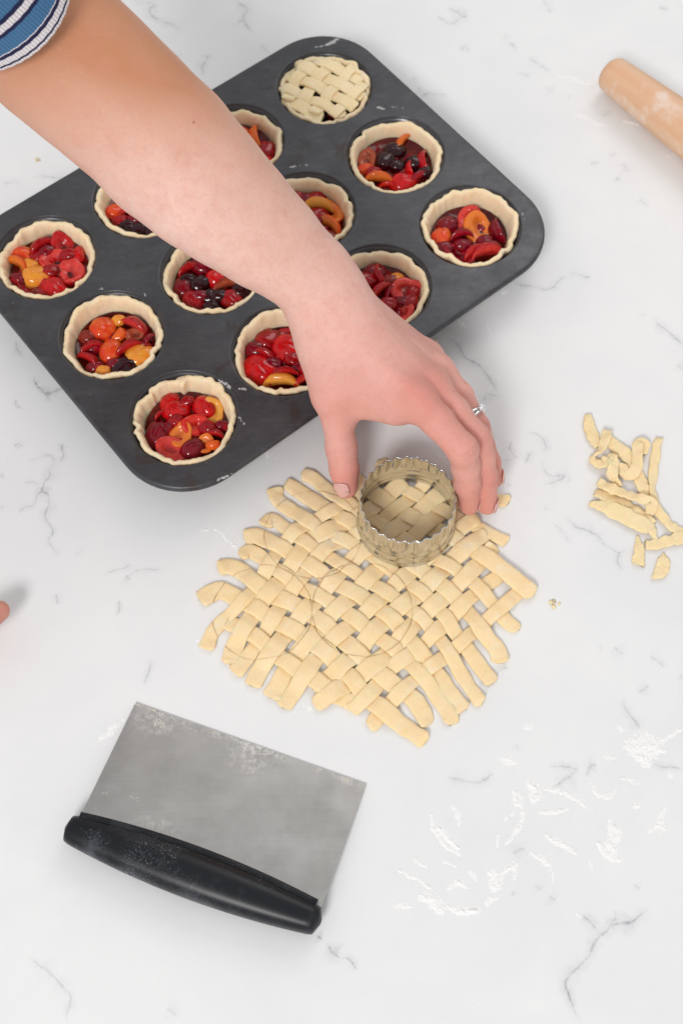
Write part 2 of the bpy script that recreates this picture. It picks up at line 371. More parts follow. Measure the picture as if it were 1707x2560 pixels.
# the veins of the stone, traced in the photograph: (origin x, y, scale of the tracing), strength, width mm, points
VEINS = [
 ((0, 820, 3.178), [(.9, 1.0, [(275, 390), (285, 440), (320, 480), (345, 510), (385, 520), (430, 510), (475, 488), (560, 470)]), (1., 2.6, [(360, 545), (385, 525), (408, 540)]), (.7, .8, [(128, 565), (130, 610), (175, 645)]),
   (.55, .9, [(130, 90), (140, 170), (190, 240)]), (.7, 1.0, [(225, 1062), (330, 1025), (400, 1015), (432, 1065), (395, 1130), (400, 1170), (355, 1235), (335, 1300), (385, 1325), (385, 1420), (360, 1500), (425, 1610), (385, 1690), (425, 1750), (475, 1808)]),
   (.7, .9, [(520, 925), (495, 935), (502, 1020), (475, 1075)]), (.65, .8, [(335, 1300), (300, 1330), (275, 1410), (210, 1415), (148, 1480)]), (.4, .9, [(190, 1230), (250, 1225), (320, 1240)]), (.5, 1., [(110, 945), (150, 915), (185, 945)]),
   (.5, .8, [(0, 1190), (40, 1160)]), (.4, .8, [(0, 1420), (45, 1430)]), (.45, .8, [(595, 1800), (640, 1780), (680, 1760)]), (.45, .9, [(815, 1965), (900, 1930), (990, 1905), (1050, 1875)]), (.45, .8, [(1060, 1940), (1130, 1920), (1280, 1918)]),
   (.6, .9, [(450, 2105), (458, 2160), (462, 2205)]), (.4, .9, [(945, 2155), (952, 2230), (935, 2290)]), (.45, 1.4, [(1000, 1965), (1025, 1990), (1045, 1995)]), (.4, 2.0, [(55, 1042), (80, 1040)])]),
 ((1000, 0, 2.218), [(.7, 1.2, [(260, 38), (320, 70), (345, 92), (383, 85)]), (.55, 1.1, [(345, 92), (285, 132), (245, 115), (200, 88)]), (.5, 1.6, [(785, 5), (815, 30), (830, 75)]), (.5, 1.0, [(580, 185), (595, 235), (625, 250), (645, 298)]),
   (.4, 1.4, [(340, 290), (355, 250), (385, 290)]), (.45, 1.1, [(695, 320), (770, 355), (830, 400)]), (.4, 1.2, [(650, 395), (690, 415), (715, 430)]), (.4, 1.2, [(790, 485), (850, 510)]), (.55, 1.1, [(120, 545), (150, 515), (200, 525), (265, 522)]),
   (.45, 1.2, [(95, 480), (105, 500), (92, 515)]), (.45, 1.1, [(1050, 905), (1105, 905)]), (.5, 1.1, [(1155, 870), (1195, 850)]), (.5, 1.1, [(1230, 905), (1250, 930), (1265, 955)]), (.5, 1.4, [(1190, 985), (1215, 1000)]), (.4, 1.2, [(1430, 45), (1490, 48)]),
   (.4, 1.1, [(1110, 625), (1130, 640), (1165, 612)]), (.35, 1.2, [(1320, 1100), (1380, 1150)]), (.35, 1.8, [(60, 440), (100, 430)]), (.35, 1.5, [(925, 535), (945, 538)])]),
 ((280, 0, 3.267), [(.75, 1.3, [(175, 0), (230, 25), (300, 20), (345, 40), (310, 80), (330, 130), (370, 155), (440, 185), (500, 205), (560, 250)]), (.65, 1.2, [(990, 0), (1050, 35), (1110, 75), (1080, 120), (1075, 165), (1110, 220), (1155, 270)]), (.55, 3.4, [(1035, 165), (1065, 185)]),
   (.5, 1.2, [(800, 435), (765, 500), (735, 545), (748, 590), (735, 630)]), (.3, 1.4, [(520, 465), (585, 445)]), (.3, 1.6, [(1220, 360), (1250, 410), (1300, 445)]), (.35, 1.6, [(770, 740), (800, 750)])]),
 ((1040, 620, 2.351), [(.6, 1.0, [(560, 190), (600, 215), (680, 225), (750, 245), (800, 235), (830, 200), (880, 162)]), (.6, 1.0, [(890, 150), (940, 152), (985, 168), (1030, 176)]), (.7, 1.0, [(175, 535), (215, 545), (260, 590), (285, 640), (325, 665), (380, 700), (420, 755), (455, 805), (480, 860), (490, 885)]),
   (.6, .9, [(480, 872), (410, 860), (400, 890), (350, 915)]), (.4, .9, [(130, 650), (170, 645), (205, 668)]), (.75, 1.3, [(1390, 405), (1430, 455), (1490, 500), (1530, 540), (1580, 580)]), (.5, 1.2, [(1520, 685), (1580, 725)]), (.3, 1.0, [(1300, 385), (1350, 400)]), (.3, 1.0, [(60, 540), (100, 560)])]),
 ((1040, 1040, 2.351), [(.6, .9, [(555, 145), (552, 200), (575, 245), (500, 265)]), (.5, .9, [(640, 92), (700, 105), (745, 140), (760, 195), (740, 220)]), (.6, 1.1, [(688, 200), (660, 235), (635, 285)]), (.55, 1.0, [(742, 262), (755, 320), (790, 350), (870, 355), (790, 395), (738, 412)]),
   (.4, 1., [(425, 85), (455, 110), (445, 150)]), (.35, 1.2, [(525, 405), (560, 410)]), (.6, 1.0, [(865, 600), (910, 625), (940, 655), (1010, 675), (1080, 720), (1105, 760), (1160, 790), (1195, 805), (1235, 790)]), (.55, 1.0, [(1200, 795), (1180, 840), (1190, 880), (1215, 905)]),
   (.3, 1.2, [(800, 625), (840, 660), (880, 720), (915, 755)]), (.3, 1.2, [(765, 530), (760, 560)]), (.35, 1.2, [(890, 370), (905, 385)])]),
 ((1100, 1480, 2.583), [(.5, 1.0, [(360, 545), (380, 510), (440, 482)]), (.5, 1.0, [(245, 590), (290, 595), (325, 618)]), (.55, 1.1, [(1175, 675), (1185, 735), (1220, 790), (1260, 840), (1295, 885)]), (.5, 1.2, [(1270, 645), (1310, 630), (1345, 600)]), (.35, 1.2, [(1345, 420), (1400, 440), (1445, 495)]),
   (.6, 1.3, [(705, 1130), (760, 1125), (820, 1130), (880, 1148), (830, 1195), (770, 1235), (720, 1262)]), (.5, 1.1, [(1010, 1112), (965, 1130), (945, 1195)]), (.6, 1.0, [(1365, 1105), (1430, 1130), (1500, 1130), (1570, 1150)]), (.3, 1.2, [(260, 1220), (300, 1200), (340, 1165)]),
   (.5, 2.2, [(1165, 1190), (1185, 1200)]), (.4, 1.2, [(1535, 540), (1570, 560)]), (.35, 1.4, [(1015, 358), (1050, 362)]), (.35, 1.3, [(1120, 350), (1150, 385), (1190, 392)]), (.3, 1.4, [(490, 975), (500, 1030)]), (.45, 1.6, [(1490, 1245), (1505, 1230)])]),
 ((950, 1800, 2.071), [(.7, 1.2, [(1040, 1005), (1080, 1040), (1125, 1090)]), (.85, 1.3, [(1385, 975), (1345, 1010), (1290, 1050), (1215, 1055), (1180, 1085), (1135, 1120), (1105, 1160), (1080, 1215), (1040, 1265), (985, 1320), (955, 1365), (975, 1430), (1010, 1510), (1035, 1570)]), (.6, 1.1, [(1210, 985), (1220, 1020), (1180, 1075)]),
   (.4, 1.2, [(345, 300), (420, 310), (520, 320), (585, 275)]), (.4, 1.2, [(680, 690), (750, 660)]), (.35, 1.3, [(800, 850), (830, 885)]), (.35, 1.2, [(1310, 850), (1350, 880)]), (.35, 1.3, [(870, 910), (910, 940)]), (.5, 1.1, [(685, 880), (690, 915)])]),
 ((400, 2150, 2.24), [(.85, 1.0, [(875, 420), (910, 445)]), (.9, 1.1, [(930, 475), (950, 490), (970, 525), (1005, 547), (1045, 548), (1075, 580), (1105, 620)]), (.9, 2.2, [(932, 478), (942, 482)]), (.4, 1.4, [(35, 835), (65, 845), (100, 885)]), (.4, 1.3, [(1205, 472), (1218, 473)])]),
 ((0, 1500, 2.219), [(.5, 1.0, [(840, 330), (830, 390), (815, 430), (795, 472)]), (.4, 1.1, [(160, 1975), (220, 2025), (300, 2090), (355, 2150), (395, 2205), (378, 2280), (370, 2350)]), (.5, 1.6, [(895, 1780), (900, 1785)]), (.45, 1.6, [(880, 2100), (892, 2108)]), (.4, 1., [(660, 0), (665, 50), (650, 90)])]),
 ((0, 0, 2.24), [(.45, 1.2, [(190, 985), (260, 990), (330, 995), (390, 990), (470, 935)]), (.3, 1.2, [(10, 1025), (80, 1022), (130, 1015)])]),
]
def build_veins():
    vs, fs, ed, st = [], [], [], []
    rnd = random.Random(3)
    for (ox, oy, s), lst in VEINS:
        for (strength, wmm, pts) in lst:
            P = [at(ox + x / s, oy + y / s, 0.0) for x, y in pts]
            Q = resample(catmull(P, 8), 0.0012)
            n = len(Q); b0 = len(vs)
            for i, q in enumerate(Q):
                a = Q[max(0, i - 1)]; b = Q[min(n - 1, i + 1)]; t = (b - a).normalized(); sd = Vector((-t.y, t.x, 0))
                q = q + sd * (mnoise.noise(q * 200) * 0.0006 + mnoise.noise(q * 600) * 0.00025)
                e = min(1.0, min(i, n - 1 - i) / max(1.0, n * 0.18) + 0.15)
                hw = wmm * 0.00100 * (0.45 + 1.3 * abs(mnoise.noise(q * 90 + Vector((9, 3, 1))))) * (0.6 + 0.4 * e)
                for o, v in ((-6.5, 0.0), (-1.2, 0.30), (0, 1.0), (1.2, 0.30), (6.5, 0.0)):
                    p = q + sd * (o * hw); vs.append((p.x, p.y, 0.00012)); ed.append(v); st.append(min(1.0, strength * 1.05) * e)
            for i in range(n - 1):
                for k in range(4):
                    fs.append((b0 + i * 5 + k, b0 + i * 5 + k + 1, b0 + (i + 1) * 5 + k + 1, b0 + (i + 1) * 5 + k))
    o = obj('veining', vs, fs, M_V, ct, attrs={'edge': ed, 'strength': st}); o['kind'] = 'stuff'
build_veins()

# ------------------------------------------------------------------ muffin tin
TZ = 0.033; SP = 0.084
PC = Vector((-0.0557, 0.5749, 0)); PR = -0.9102
PU = Vector((math.cos(PR), math.sin(PR), 0)); PV = Vector((math.sin(PR), -math.cos(PR), 0))
def pan(u, v, z): return PC + PU * u + PV * v + Vector((0, 0, z))
def cup_centre(i, j): return pan((i - 1) * SP, (j - 1.5) * SP, 0)
tin = thing('muffin_tin', 'dark grey twelve-cup muffin tin under the outstretched arm', 'muffin tin', PC)
def rrect(hx, hy, r, n=14):
    out = []
    for cx, cy, a0 in ((hx - r, hy - r, 0), (-hx + r, hy - r, 90), (-hx + r, -hy + r, 180), (hx - r, -hy + r, 270)):
        for k in range(n + 1):
            a = R_(a0 + 90 * k / n); out.append((cx + r * math.cos(a), cy + r * math.sin(a)))
    return out
def build_tin():
    HX, HY, CR, NR, HR = 0.1365, 0.1755, 0.047, 72, 0.0372
    outer = rrect(HX - .0022, HY - .0022, CR - .0022)
    pts = [Vector(p) for p in outer]; cons = [list(range(len(outer)))]
    for i in range(3):
        for j in range(4):
            b = len(pts); cx, cy = (i - 1) * SP, (j - 1.5) * SP
            pts += [Vector((cx + HR * math.cos(2 * math.pi * k / NR), cy + HR * math.sin(2 * math.pi * k / NR))) for k in range(NR)]
            cons.append(list(range(b + NR - 1, b - 1, -1)))
    V, E, F, *_ = delaunay_2d_cdt(pts, [], cons, 1, 1e-6)
    F = [f for f in F if all((((sum(V[k].x for k in f) / 3) - (i - 1) * SP) ** 2 + ((sum(V[k].y for k in f) / 3) - (j - 1.5) * SP) ** 2) > (HR * .995) ** 2 for i in range(3) for j in range(4))]
    vs = [pan(v.x, v.y, TZ) for v in V]; fs = []
    for f in F:
        a, b, c = (Vector((vs[k].x, vs[k].y, 0)) for k in f[:3])
        fs.append(tuple(f) if (b - a).cross(c - a).z > 0 else tuple(reversed(f)))
    obj('tray_top', vs, fs, M_TIN, tin, smooth=False)
    prof = [(-.0022, 0), (-.0012, .0002), (-.0003, -.0002), (.0005, -.0012), (.0009, -.0025), (.0006, -.0042), (-.0004, -.0054), (-.0018, -.0058), (-.0030, -.0050), (-.0034, -.0036)]
    vs, fs = [], []
    for d, z in prof:
        for x, y in rrect(HX + d, HY + d, CR + d): vs.append(pan(x, y, TZ + z))
    m = len(outer)
    for q in range(len(prof) - 1):
        for k in range(m):
            k2 = (k + 1) % m; fs.append((q * m + k2, q * m + k, (q + 1) * m + k, (q + 1) * m + k2))
    obj('rolled_rim', vs, fs, M_TIN, tin)
    pr = [(HR, 0), (HR - .0006, -.0001), (HR - .0010, -.0006), (HR - .0011, -.0014), (HR - .0013, -.0020), (HR - .0022, -.0024), (HR - .0026, -.0034)]
    pr += [(HR - .0026 - .0078 * t, -.0034 - .0266 * t) for t in (.12, .25, .4, .55, .7, .85, 1.0)] + [(.0262, -.0318), (.0245, -.0322), (.012, -.0322), (.0003, -.0322)]
    cv, cf = lathe([(r, TZ + z) for r, z in pr], NR)
    me = mesh('cup', cv, [tuple(reversed(f)) for f in cf], M_TIN)
    for i in range(3):
        for j in range(4): put('cup', me, tin, cup_centre(i, j) - PC)
build_tin()

# ------------------------------------------------------------------ cherry pieces (templates, about 1 unit half-length)
def sph(nu, nv, f):
    vs, fs, ex = [], [], []
    for i in range(nv + 1):
        ph = math.pi * i / nv
        for k in range(nu):
            th = 2 * math.pi * k / nu
            vs.append(f(math.sin(ph) * math.cos(th), math.sin(ph) * math.sin(th), math.cos(ph)))
    for i in range(nv):
        for k in range(nu):
            k2 = (k + 1) % nu; fs.append((i * nu + k, (i + 1) * nu + k, (i + 1) * nu + k2, i * nu + k2))
    return vs, fs
def tpl_dome(seed):
    """a piece lying skin side up, with one flat cut face where the flesh shows"""
    rr = random.Random(seed * 17 + 3); a = rr.uniform(0, 6.28)
    nn = Vector((math.cos(a), math.sin(a), rr.uniform(.15, .75))).normalized(); dd = rr.uniform(.42, .72) if seed < 8 else 2.0
    flags = []
    def f(x, y, z):
        v = Vector((x, y, z))
        g = 1 - 0.20 * math.exp(-(y / 0.16) ** 2) * max(0, z) * max(0, x + 0.4) + 0.12 * mnoise.noise(v * 1.3 + Vector((seed * 5, 0, 0))) + .05 * mnoise.noise(v * 3.5 + Vector((0, seed * 3, 0)))
        q = Vector((x * g * 1.06, y * g * 0.84, z * g * 0.70 - 0.08)); e = q.dot(nn) - dd
        if e > 0: q = q - nn * (e * .93)
        flags.append(1.0 if e > .03 else 0.0); return tuple(q)
    vs, fs = sph(26, 16, f); return vs, fs, flags, [0.0] * len(vs)
def tpl_cut(seed):
    """a half lying cut side up, the stone's hollow long and off centre"""
    prof = [(0.0, -.22, 1, .9), (.20, -.21, 1, .8), (.34, -.13, 1, .35), (.46, -.04, 1, .06), (.58, .01, 1, 0), (.74, .03, 1, 0), (.90, .01, 1, 0), (.96, -.04, .6, 0), (1.0, -.13, 0, 0), (.97, -.30, 0, 0), (.80, -.52, 0, 0), (.45, -.68, 0, 0), (.0, -.72, 0, 0)]
    seg = 28; vs, fs, fl, pit = [], [], [], []; ca = seed * 1.9
    for q, (r, z, a, b) in enumerate(prof):
        k0 = max(0, 1 - r / .62) if q < 5 else 0
        for k in range(seg):
            th = 2 * math.pi * k / seg
            g = 1 + 0.14 * mnoise.noise(Vector((math.cos(th), math.sin(th), seed * 7.0)) * 1.3)
            sq = .78 if q > 4 else .50 + .28 * r / .58
            x = r * g * math.cos(th) * (1.15 if q < 4 else 1) + .20 * k0 * math.cos(ca); y = r * g * sq * math.sin(th) + .16 * k0 * math.sin(ca)
            vs.append((x, y, z + (0.22 * x * x - .10 * abs(y)) * (1 if z > -.35 else 0) + .07 * mnoise.noise(Vector((x * 2.4, y * 2.4, seed * 2.3)))))
            fl.append(a); pit.append(b * 0.75)
    for i in range(len(prof) - 1):
        for k in range(seg):
            k2 = (k + 1) % seg; fs.append((i * seg + k, (i + 1) * seg + k, (i + 1) * seg + k2, i * seg + k2))
    return vs, fs, fl, pit
def tpl_slice(seed, lune):
    """a wedge: curved skin outside, two flat cut faces that meet in the stone's groove; it lies on one face"""
    vs, fs, fl, pit = [], [], [], []; n = 16; ph = R_(lune) / 2
    rot = Matrix.Rotation(-ph + R_(62), 3, 'X')
    for i in range(n + 1):
        t = math.pi * (.04 + .92 * i / n); ct_, st_ = math.cos(t), math.sin(t)
        w_ = 1 + .10 * mnoise.noise(Vector((ct_ * 1.5, seed * 4.1, 0)))
        ring = [(st_ * math.cos(f * ph) * .86 * w_, st_ * math.sin(f * ph) * .86 * w_, 0.15 if abs(f) == 1 else 0.0, 0) for f in (-1, -.7, -.35, 0, .35, .7, 1)]
        inn = .31 * st_ ** 1.4
        ring += [((st_ * .86 + inn) / 2 * math.cos(ph), (st_ * .62 + inn * .4) / 2 * math.sin(ph) * 1.15, 1, 0), (inn, .07, 1, .8), (inn, -.07, 1, .8), ((st_ * .86 + inn) / 2 * math.cos(ph), -(st_ * .62 + inn * .4) / 2 * math.sin(ph) * 1.15, 1, 0)]
        for (yy, zz, a, b) in ring:
            p = rot @ Vector((ct_, yy - .45, zz)); vs.append((p.x, p.y, p.z)); fl.append(a); pit.append(b * .7)
    m = 11
    for i in range(n):
        for k in range(m):
            k2 = (k + 1) % m; fs.append((i * m + k, i * m + k2, (i + 1) * m + k2, (i + 1) * m + k))
    fs.append(tuple(range(m - 1, -1, -1))); fs.append(tuple(range(n * m, (n + 1) * m)))
    return vs, fs, fl, pit
TPL = {'H': [tpl_dome(s) for s in range(10)], 'U': [tpl_cut(s) for s in range(4)], 'S': [tpl_slice(0, 80), tpl_slice(1, 100), tpl_slice(2, 65)]}
CACHE = {}
def cherry_mesh(typ, var, colk):
    key = (typ, var, colk)
    if key not in CACHE:
        vs, fs, fl, pit = TPL[typ][var]
        CACHE[key] = mesh('cherry_piece', vs, fs, M_CH[colk], True, {'flesh': fl, 'pit': pit})
    return CACHE[key]
NAMES = {'H': 'cherry_half', 'U': 'cut_cherry_half', 'S': 'cherry_slice'}

# ------------------------------------------------------------------ tarts
def shell_mesh(seed, rim_z, fold=None):
    rnd = random.Random(seed); seg = 144
    ph = [rnd.uniform(0, 6.28) for _ in range(8)]
    steps = [(rnd.uniform(0, 6.28), rnd.uniform(.0009, .0024), rnd.uniform(.12, .45)) for _ in range(7)]
    vs, fs = [], []
    # profile: (radius, z above table, weight of the edge's unevenness)
    prof = [(.0240, .0024, 0), (.0262, .0038, 0), (.0292, rim_z - .012, .2), (.0326, rim_z - .004, .6), (.0342, rim_z - .0012, .9), (.0346, rim_z + .0004, 1), (.0341, rim_z + .0016, 1),
            (.0328, rim_z + .0022, 1), (.0314, rim_z + .0016, 1), (.0304, rim_z - .0004, .9), (.0295, rim_z - .0045, .7), (.0282, rim_z - .010, .5), (.0262, rim_z - .016, .3), (.0240, .0075, 0), (.0, .0065, 0)]
    for (r, z, wgt) in prof:
        for k in range(seg):
            a = 2 * math.pi * k / seg
            mo = .6 + .9 * abs(math.sin(1.5 * a + ph[7])); e = .0006 * math.sin(3 * a + ph[0]) + mo * (.0004 * math.sin(7 * a + ph[1]) + .0002 * math.sin(12 * a + ph[2]) + .00012 * math.sin(23 * a + ph[3])) + .0010 * mnoise.noise(Vector((math.cos(a) * 9, math.sin(a) * 9, seed * 3.0)))
            for (a0, am, wd) in steps:            # overlapping folds: a saw-tooth in radius
                d = (a - a0) % (2 * math.pi)
                if d < wd: e -= am * (1 - d / wd) * min(1, d / .05)
            zz = .0011 * math.sin(2 * a + ph[4]) + .0008 * math.sin(5 * a + ph[5]) + .0006 * math.sin(11 * a + ph[6]) + .0007 * mnoise.noise(Vector((math.cos(a) * 7, math.sin(a) * 7, seed * 5.0)))
            lump = .0007 * mnoise.noise(Vector((math.cos(a) * 5, math.sin(a) * 5, z * 180 + seed)))
            rr = r + (e * wgt) + lump * (.3 + .7 * wgt)
            if fold is not None and wgt > .3:
                d = (a - fold + math.pi) % (2 * math.pi) - math.pi
                if r < .0336: rr -= .0052 * math.exp(-(d / .085) ** 2) * wgt
            vs.append((rr * math.cos(a), rr * math.sin(a), z + zz * wgt))
    for i in range(len(prof) - 1):
        for k in range(seg):
            k2 = (k + 1) % seg; fs.append((i * seg + k, i * seg + k2, (i + 1) * seg + k2, (i + 1) * seg + k))
    return mesh('pastry_shell', vs, fs, M_SHELL)
Z2 = (500, 60, 1.742); Z3 = (0, 480, 1.96); Z4 = (700, 600, 2.613); ZL = (300, 900, 4.612)
TARTS = {
 (1, 0): (Z2, 'open cherry tart with dark cherries and an orange wedge, beside the latticed tart', None,
   'U725,585,B,85,80 H725,625,T,60,20 S885,495,O,80,60 H850,540,D,78,0 H805,585,D,82,60 H860,608,D,60,0 H940,590,D,82,20 S978,592,P,95,95 S780,668,O,112,-5 H885,680,R,98,10 S965,668,M,80,35 S915,625,R,70,100 S815,697,R,60,0 H760,640,C,60,0 H1000,640,D,60,0'),
 (2, 0): (Z2, 'open cherry tart in the right-hand corner cup of the tin', None,
   'H1075,865,M,80,30 U1172,840,P,105,60 S1298,890,M,105,100 H1048,918,T,88,60 H1062,968,M,75,0 S1135,912,M,85,10 U1125,1003,M,115,-30 S1200,988,P,105,20 H1150,955,M,70,0 U1212,878,O,122,100 S1262,1008,P,125,18 H1270,960,B,60,0 H1240,940,M,60,0'),
 (0, 1): (Z2, 'partly hidden cherry tart behind the arm, between the latticed tart and the forearm', None,
   'S180,470,O,95,-40 S248,485,O,125,100 H292,545,C,85,80 H292,592,R,50,0 H150,520,M,80,0 H230,560,M,70,0 H200,560,D,80,0'),
 (1, 1): (Z2, 'cherry tart with orange and yellow slices, cut off by the right side of the forearm', None,
   'H515,730,C,84,40 H455,757,M,64,0 S510,788,Y,115,0 U597,803,O,112,-60 H510,827,C,85,15 S567,868,O,112,-45 H530,897,M,60,0 H572,922,B,65,0 H410,738,C,60,0 H460,840,M,80,0 H520,920,M,60,0 H440,800,C,60,0'),
 (2, 1): (Z4, 'cherry tart with pink crescent slices, right of the wrist', None,
   'H620,165,M,135,20 S645,225,P,150,110 H765,248,Y,92,20 S650,325,P,150,40 S712,342,M,110,60 H800,392,M,110,0 H882,392,C,110,60 U835,315,P,180,5 U778,472,P,185,8 H700,410,C,110,0 H560,250,C,120,0 H720,250,B,90,0 H900,330,C,80,60'),
 (0, 2): (Z3, 'mostly hidden cherry tart under the left side of the forearm', None,
   'H550,85,T,90,30 S612,95,P,70,10 H620,165,D,85,0 H682,170,D,85,30 H742,185,D,70,0 H590,130,C,70,0 H660,120,M,70,0'),
 (1, 2): (Z3, 'cherry tart of mostly dark cherries in the middle of the tin below the forearm', None,
   'H990,352,M,95,0 S920,372,C,100,30 H1060,412,R,98,20 H885,462,M,90,80 H975,442,D,98,40 S1100,452,B,110,20 H940,522,C,95,-60 H1030,502,D,80,0 H1030,548,D,70,0 H1132,517,C,95,-40 H1198,472,D,100,40 H920,420,D,70,0 H1080,500,D,80,0 H985,500,M,70,0'),
 (2, 2): (Z3, 'cherry tart half covered by the hand at the base of the thumb', None,
   'H1295,697,C,118,60 U1425,692,M,125,10 S1302,792,C,110,-30 H1415,757,R,155,-10 U1390,832,C,118,80 H1275,857,R,158,-45 S1382,892,C,125,20 H1475,852,M,85,0 S1490,922,P,100,30 S1365,952,Y,155,0 H1250,760,M,90,0 H1330,840,M,90,0 H1440,810,C,80,0 H1520,860,C,90,0'),
 (0, 3): (Z3, 'cherry tart in the left-hand corner cup, cut by the picture edge', None,
   'S190,228,C,125,40 U320,233,C,115,-60 H95,292,T,98,-20 H187,312,C,80,0 U272,327,P,125,15 H377,302,R,82,45 S77,347,O,108,-40 H145,352,Y,78,-10 H170,402,Y,125,8 U345,382,P,135,-70 U160,457,M,138,-20 H266,457,R,105,-50 H230,280,M,70,0 H240,380,C,70,0 H90,420,M,80,0 H330,300,C,70,0'),
 (1, 3): (Z3, 'cherry tart with a high ragged back rim, in the middle cup of the left-hand edge', None,
   'H430,702,B,75,0 H450,755,M,80,0 H700,760,C,80,0 U660,692,B,85,0 H500,662,T,115,60 H580,622,Y,58,0 S665,650,P,135,-35 H580,692,O,66,30 S445,757,C,108,30 H540,768,T,112,70 S630,757,C,128,25 H605,852,D,125,30 H700,802,Y,128,50 S430,822,C,108,-40 H450,867,M,72,0 H500,882,Y,66,0 S735,717,M,72,60 H560,840,M,70,0'),
 (2, 3): (ZL, 'cherry tart with a curled flap of pastry, in the corner cup nearest the dough lattice', 95,
   'H780,455,C,140,0 S460,625,C,140,40 H545,432,R,215,60 H650,562,R,275,0 H962,532,R,255,-70 U1105,547,Y,265,-70 H540,772,M,170,0 H420,832,M,290,80 U700,852,O,265,70 H1172,742,M,140,0 U870,732,R,265,10 S1090,842,C,210,-10 H1080,962,O,140,0 U980,952,O,205,80 U592,1032,P,335,-20 H830,1002,M,245,30 H640,680,C,160,0 H1000,760,C,160,0'),
}
def tart(i, j):
    (ox, oy, s), label, fold, lst = TARTS[(i, j)]
    c = cup_centre(i, j); loc = Vector((c.x, c.y, 0))
    t = thing('cherry_tart', label, 'tart', loc, 'open cherry tarts in the muffin tin')
    rnd = random.Random(i * 10 + j)
    put('pastry_shell', shell_mesh(i * 7 + j * 13 + 1, .0285 + rnd.uniform(-.0005, .001) + (.0012 if (i, j) in ((1, 3), (2, 0)) else 0), R_(fold) if fold else None), t)
    fz = .0196
    vs, fs = [], []
    for q, r in enumerate((0.0005, .010, .018, .0252, .0272)):
        for k in range(40):
            a = 2 * math.pi * k / 40
            vs.append((r * math.cos(a), r * math.sin(a), fz + .0006 * mnoise.noise(Vector((r * math.cos(a) * 160, r * math.sin(a) * 160, i + j * 3))) + (.0010 if q == 4 else 0)))
    for q in range(4):
        for k in range(40): fs.append((q * 40 + k, (q + 1) * 40 + k, (q + 1) * 40 + (k + 1) % 40, q * 40 + (k + 1) % 40))
    put('juice', mesh('juice', vs, fs, M_JUICE), t)
    items = []
    for w_ in lst.split():
        typ = w_[0]; x, y, ck, ln, an = w_[1:].split(',')
        items.append((typ, float(x), float(y), ck, float(ln), float(an)))
    fill = [(rnd.choice('HUSH'), None, None, rnd.choice('CCMMRB'), rnd.uniform(.0052, .0072), rnd.uniform(0, 180)) for _ in range(12)]
    for q, (typ, _, _, ck, ln, an) in enumerate(fill):          # the lower layer, half sunk in juice
        a = 2 * math.pi * (q + rnd.random() * .6) / 12; rr = (.021, .013, .019, .007)[q % 4]
        o = put(NAMES[typ], cherry_mesh(typ, q % len(TPL[typ]), ck), t, (rr * math.cos(a), rr * math.sin(a), fz - .0012)); o.scale = (ln, ln * .9, ln * .8); o.rotation_euler = (rnd.uniform(-.4, .4), rnd.uniform(-.4, .4), an)
    for q, (typ, x, y, ck, ln, an) in enumerate(items):
        top = fz + .0032 + .0022 * q / len(items)
        P = at(ox + x / s, oy + y / s, top)
        half = 0.5 * (ln / s) / FPX * depth(P) * 1.26
        d = Vector((P.x - loc.x, P.y - loc.y, 0))
        lim = .0276 - half * 0.66
        if d.length > lim: d = d.normalized() * lim
        o = put(NAMES[typ], cherry_mesh(typ, (8 + q % 2) if (typ == 'H' and (ck == 'Y' or half > .0078)) else rnd.randrange(len(TPL[typ])), ck), t)
        zz = top - (half * .30 if typ == 'H' else half * .12)
        o.location = (d.x, d.y, zz)
        e = Matrix.Rotation(R_(an), 3, 'Z')
        tx, ty = rnd.uniform(-12, 12), rnd.uniform(-12, 12)
        if typ == 'U': tx += 10
        o.rotation_euler = (Matrix.Rotation(R_(tx), 3, 'X') @ Matrix.Rotation(R_(ty), 3, 'Y') @ e).to_euler()
        o.scale = (half, half * rnd.uniform(.92, 1.08), half * rnd.uniform(.9, 1.05))
        if typ == 'S': o.scale = (half * 1.0, half * 1.15, half * 1.15)
for ij in TARTS: tart(*ij)

